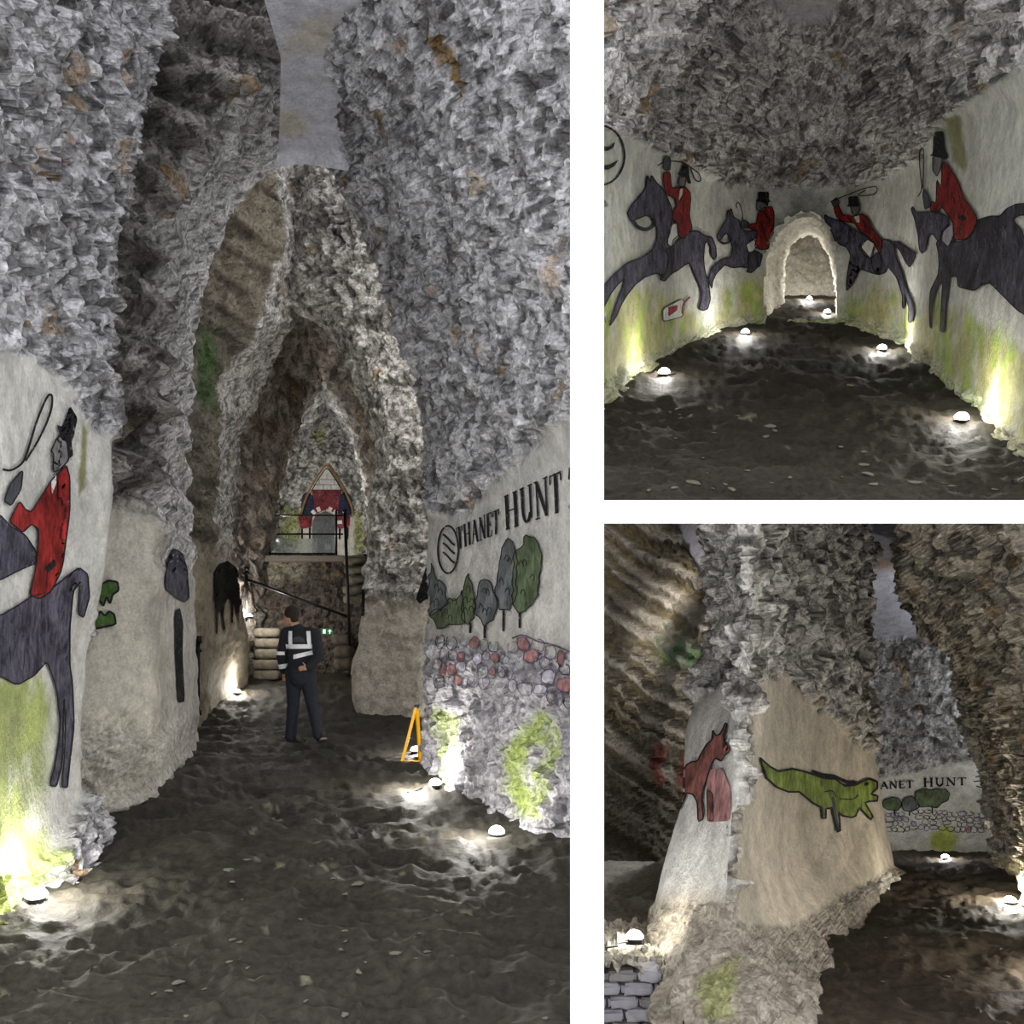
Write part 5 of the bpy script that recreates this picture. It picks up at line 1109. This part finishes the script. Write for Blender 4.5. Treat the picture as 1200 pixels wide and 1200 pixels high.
sL, sR = (-.185, .03, 1.41), (.185, -.02, 1.40); eL, hL = (-.255, .03, 1.12), (-.235, .12, .90); eR, hR = (.265, -.10, 1.12), (.125, -.175, .985)
fing = []
for k, (dx, dz, ln) in enumerate(((-.004, .026, .07), (0, .009, .078), (0, -.009, .074), (-.004, -.026, .06))):
    b0 = Vector((.085, -.185, .975 + dz)); fing.append([(b0, .011), (b0 + Vector((-ln * .5, -.012, -.006)), .010), (b0 + Vector((-ln * .85, .006, -.012)), .008)])
thumb = [((.115, -.19, 1.0), .012), ((.10, -.205, 1.03), .011), ((.08, -.205, 1.045), .009)]
fingL = [[(Vector((-.235 + dx, .125, .86)), .010), (Vector((-.232 + dx, .135, .815)), .009), (Vector((-.225 + dx, .12, .785)), .008)] for dx in (-.03, -.01, .01, .03)]
body = blob([[((0, 0, .93), .13), ((0, .01, 1.12), .125), ((-.01, .02, 1.32), .14), ((-.03, .03, 1.45), .075), ((-.09, .04, 1.54), .058)],
      [(sL, .055), (eL, .043), (hL, .032), ((-.235, .125, .86), .034)], [(sR, .055), (eR, .043), (hR, .032), ((.10, -.182, .975), .034)],
      [((-.09, 0, .92), .085), ((-.10, .04, .5), .058), ((-.125, .0, .09), .04), ((-.17, .06, .04), .035)], [((.09, 0, .92), .085), ((.16, -.02, .5), .058), ((.285, -.22, .13), .04), ((.32, -.17, .05), .034)], thumb] + fing + fingL,
    .011, 'body', SKN, per, [(hd, (.078, .098, .118), Rz(55)), (hd + Vector((-.03, .015, -.06)), (.06, .065, .07), Rz(55)), (hd + Vector((-.092, .045, -.012)), (.022, .016, .02), Rz(50)), (hd + Vector((-.075, .03, -.085)), (.03, .03, .025), None), (hd + Vector((.005, -.075, -.015)), (.018, .012, .032), None)], 3)
blob([], .009, 'hair', HAIR, per, [(hd + Vector((.018, -.012, .035)), (.09, .106, .105), Rz(55)), (hd + Vector((.05, -.03, -.035)), (.055, .062, .06), None)], 3)
for dy in (0.0,):
    bm = bmesh.new(); bmesh.ops.create_uvsphere(bm, u_segments=8, v_segments=6, radius=.011, matrix=Matrix.Translation(hd + Vector((-.078, -.012, .012)))); bm_obj('eye', bm, INK, per, True)
jk = blob([[((.0, -.01, .86), .165), ((0, 0, 1.05), .165), ((-.005, .01, 1.25), .172), ((-.01, .02, 1.36), .145), ((-.05, .035, 1.47), .082)],
      [((-.10, .03, 1.42), .09), (sL, .083), (eL, .068), ((-.238, .11, .925), .054)], [((.10, 0, 1.41), .09), (sR, .083), (eR, .070), ((.15, -.168, .995), .054)]],
    .013, 'jacket', CLOTH, per, [((0, 0, 1.3), (.215, .135, .16), None), ((0, -.0, .92), (.205, .14, .12), None)], 4)
blob([[((-.085, 0, .90), .115), ((-.10, .04, .5), .083), ((-.125, 0, .09), .074)], [((.085, 0, .90), .115), ((.16, -.02, .5), .083), ((.285, -.225, .13), .068)], [((-.06, 0, .93), .12), ((.06, 0, .93), .12)]], .013, 'trousers', JEAN, per, [], 4)
for nm, c, rz, ry in (('shoe', (-.165, .05, .045), 128, 0), ('shoe', (.31, -.19, .075), 118, 28)):
    R = Rz(rz) @ Ry(ry); c = Vector(c); sh = blob([], .009, nm, SHOE, per, [(c, (.14, .052, .042), R), (c + R @ Vector((-.06, 0, .035)), (.07, .05, .05), R)], 2)
    bm = bmesh.new(); box(bm, c + R @ Vector((0, 0, -.036)), (.25, .085, .02), R, .008); bm_obj('sole', bm, SOLE, sh)
X, Z = Vector((1, 0, 0)), Vector((0, 0, 1))
def zband(z, h, x0=-.6, x1=.6, tilt=0, nm='reflective_band', back=False):
    n = Vector((tilt, 0, 1)).normalized(); pl = [(Vector((0, 0, z - h / 2)), n), (Vector((0, 0, z + h / 2)), -n), (Vector((x0, 0, 0)), X), (Vector((x1, 0, 0)), -X)]
    if back: pl.append((Vector((0, .0, 0)), Vector((0, -1, 0))))
    band(jk, pl, nm, REFL, jk)
zband(1.245, .055, -.165, .185); zband(1.125, .055, -.05, .19, -.25); zband(1.02, .06, -.4, -.165, -.15); zband(1.155, .045, -.4, -.2); 
for x in (-.1, .135):
    n = Vector((1, 0, .12)).normalized()
    band(jk, [(Vector((x - .027, 0, 1.35)), n), (Vector((x + .027, 0, 1.35)), -n), (Vector((0, 0, 1.25)), Z), (Vector((0, 0, 1.44)), -Z), (Vector((0, .05, 0)), Vector((0, -1, 0)))], 'shoulder_strap', REFL, jk)
band(jk, [(Vector((0, -.12, 1.2)), Vector((0, -1, 0))), (Vector((-.06, 0, 0)), X), (Vector((.1, 0, 0)), -X), (Vector((0, 0, 1.30)), Z), (Vector((0, 0, 1.40)), -Z)], 'back_patch', mat('patch_grey', (66, 68, 76)), jk, .004)
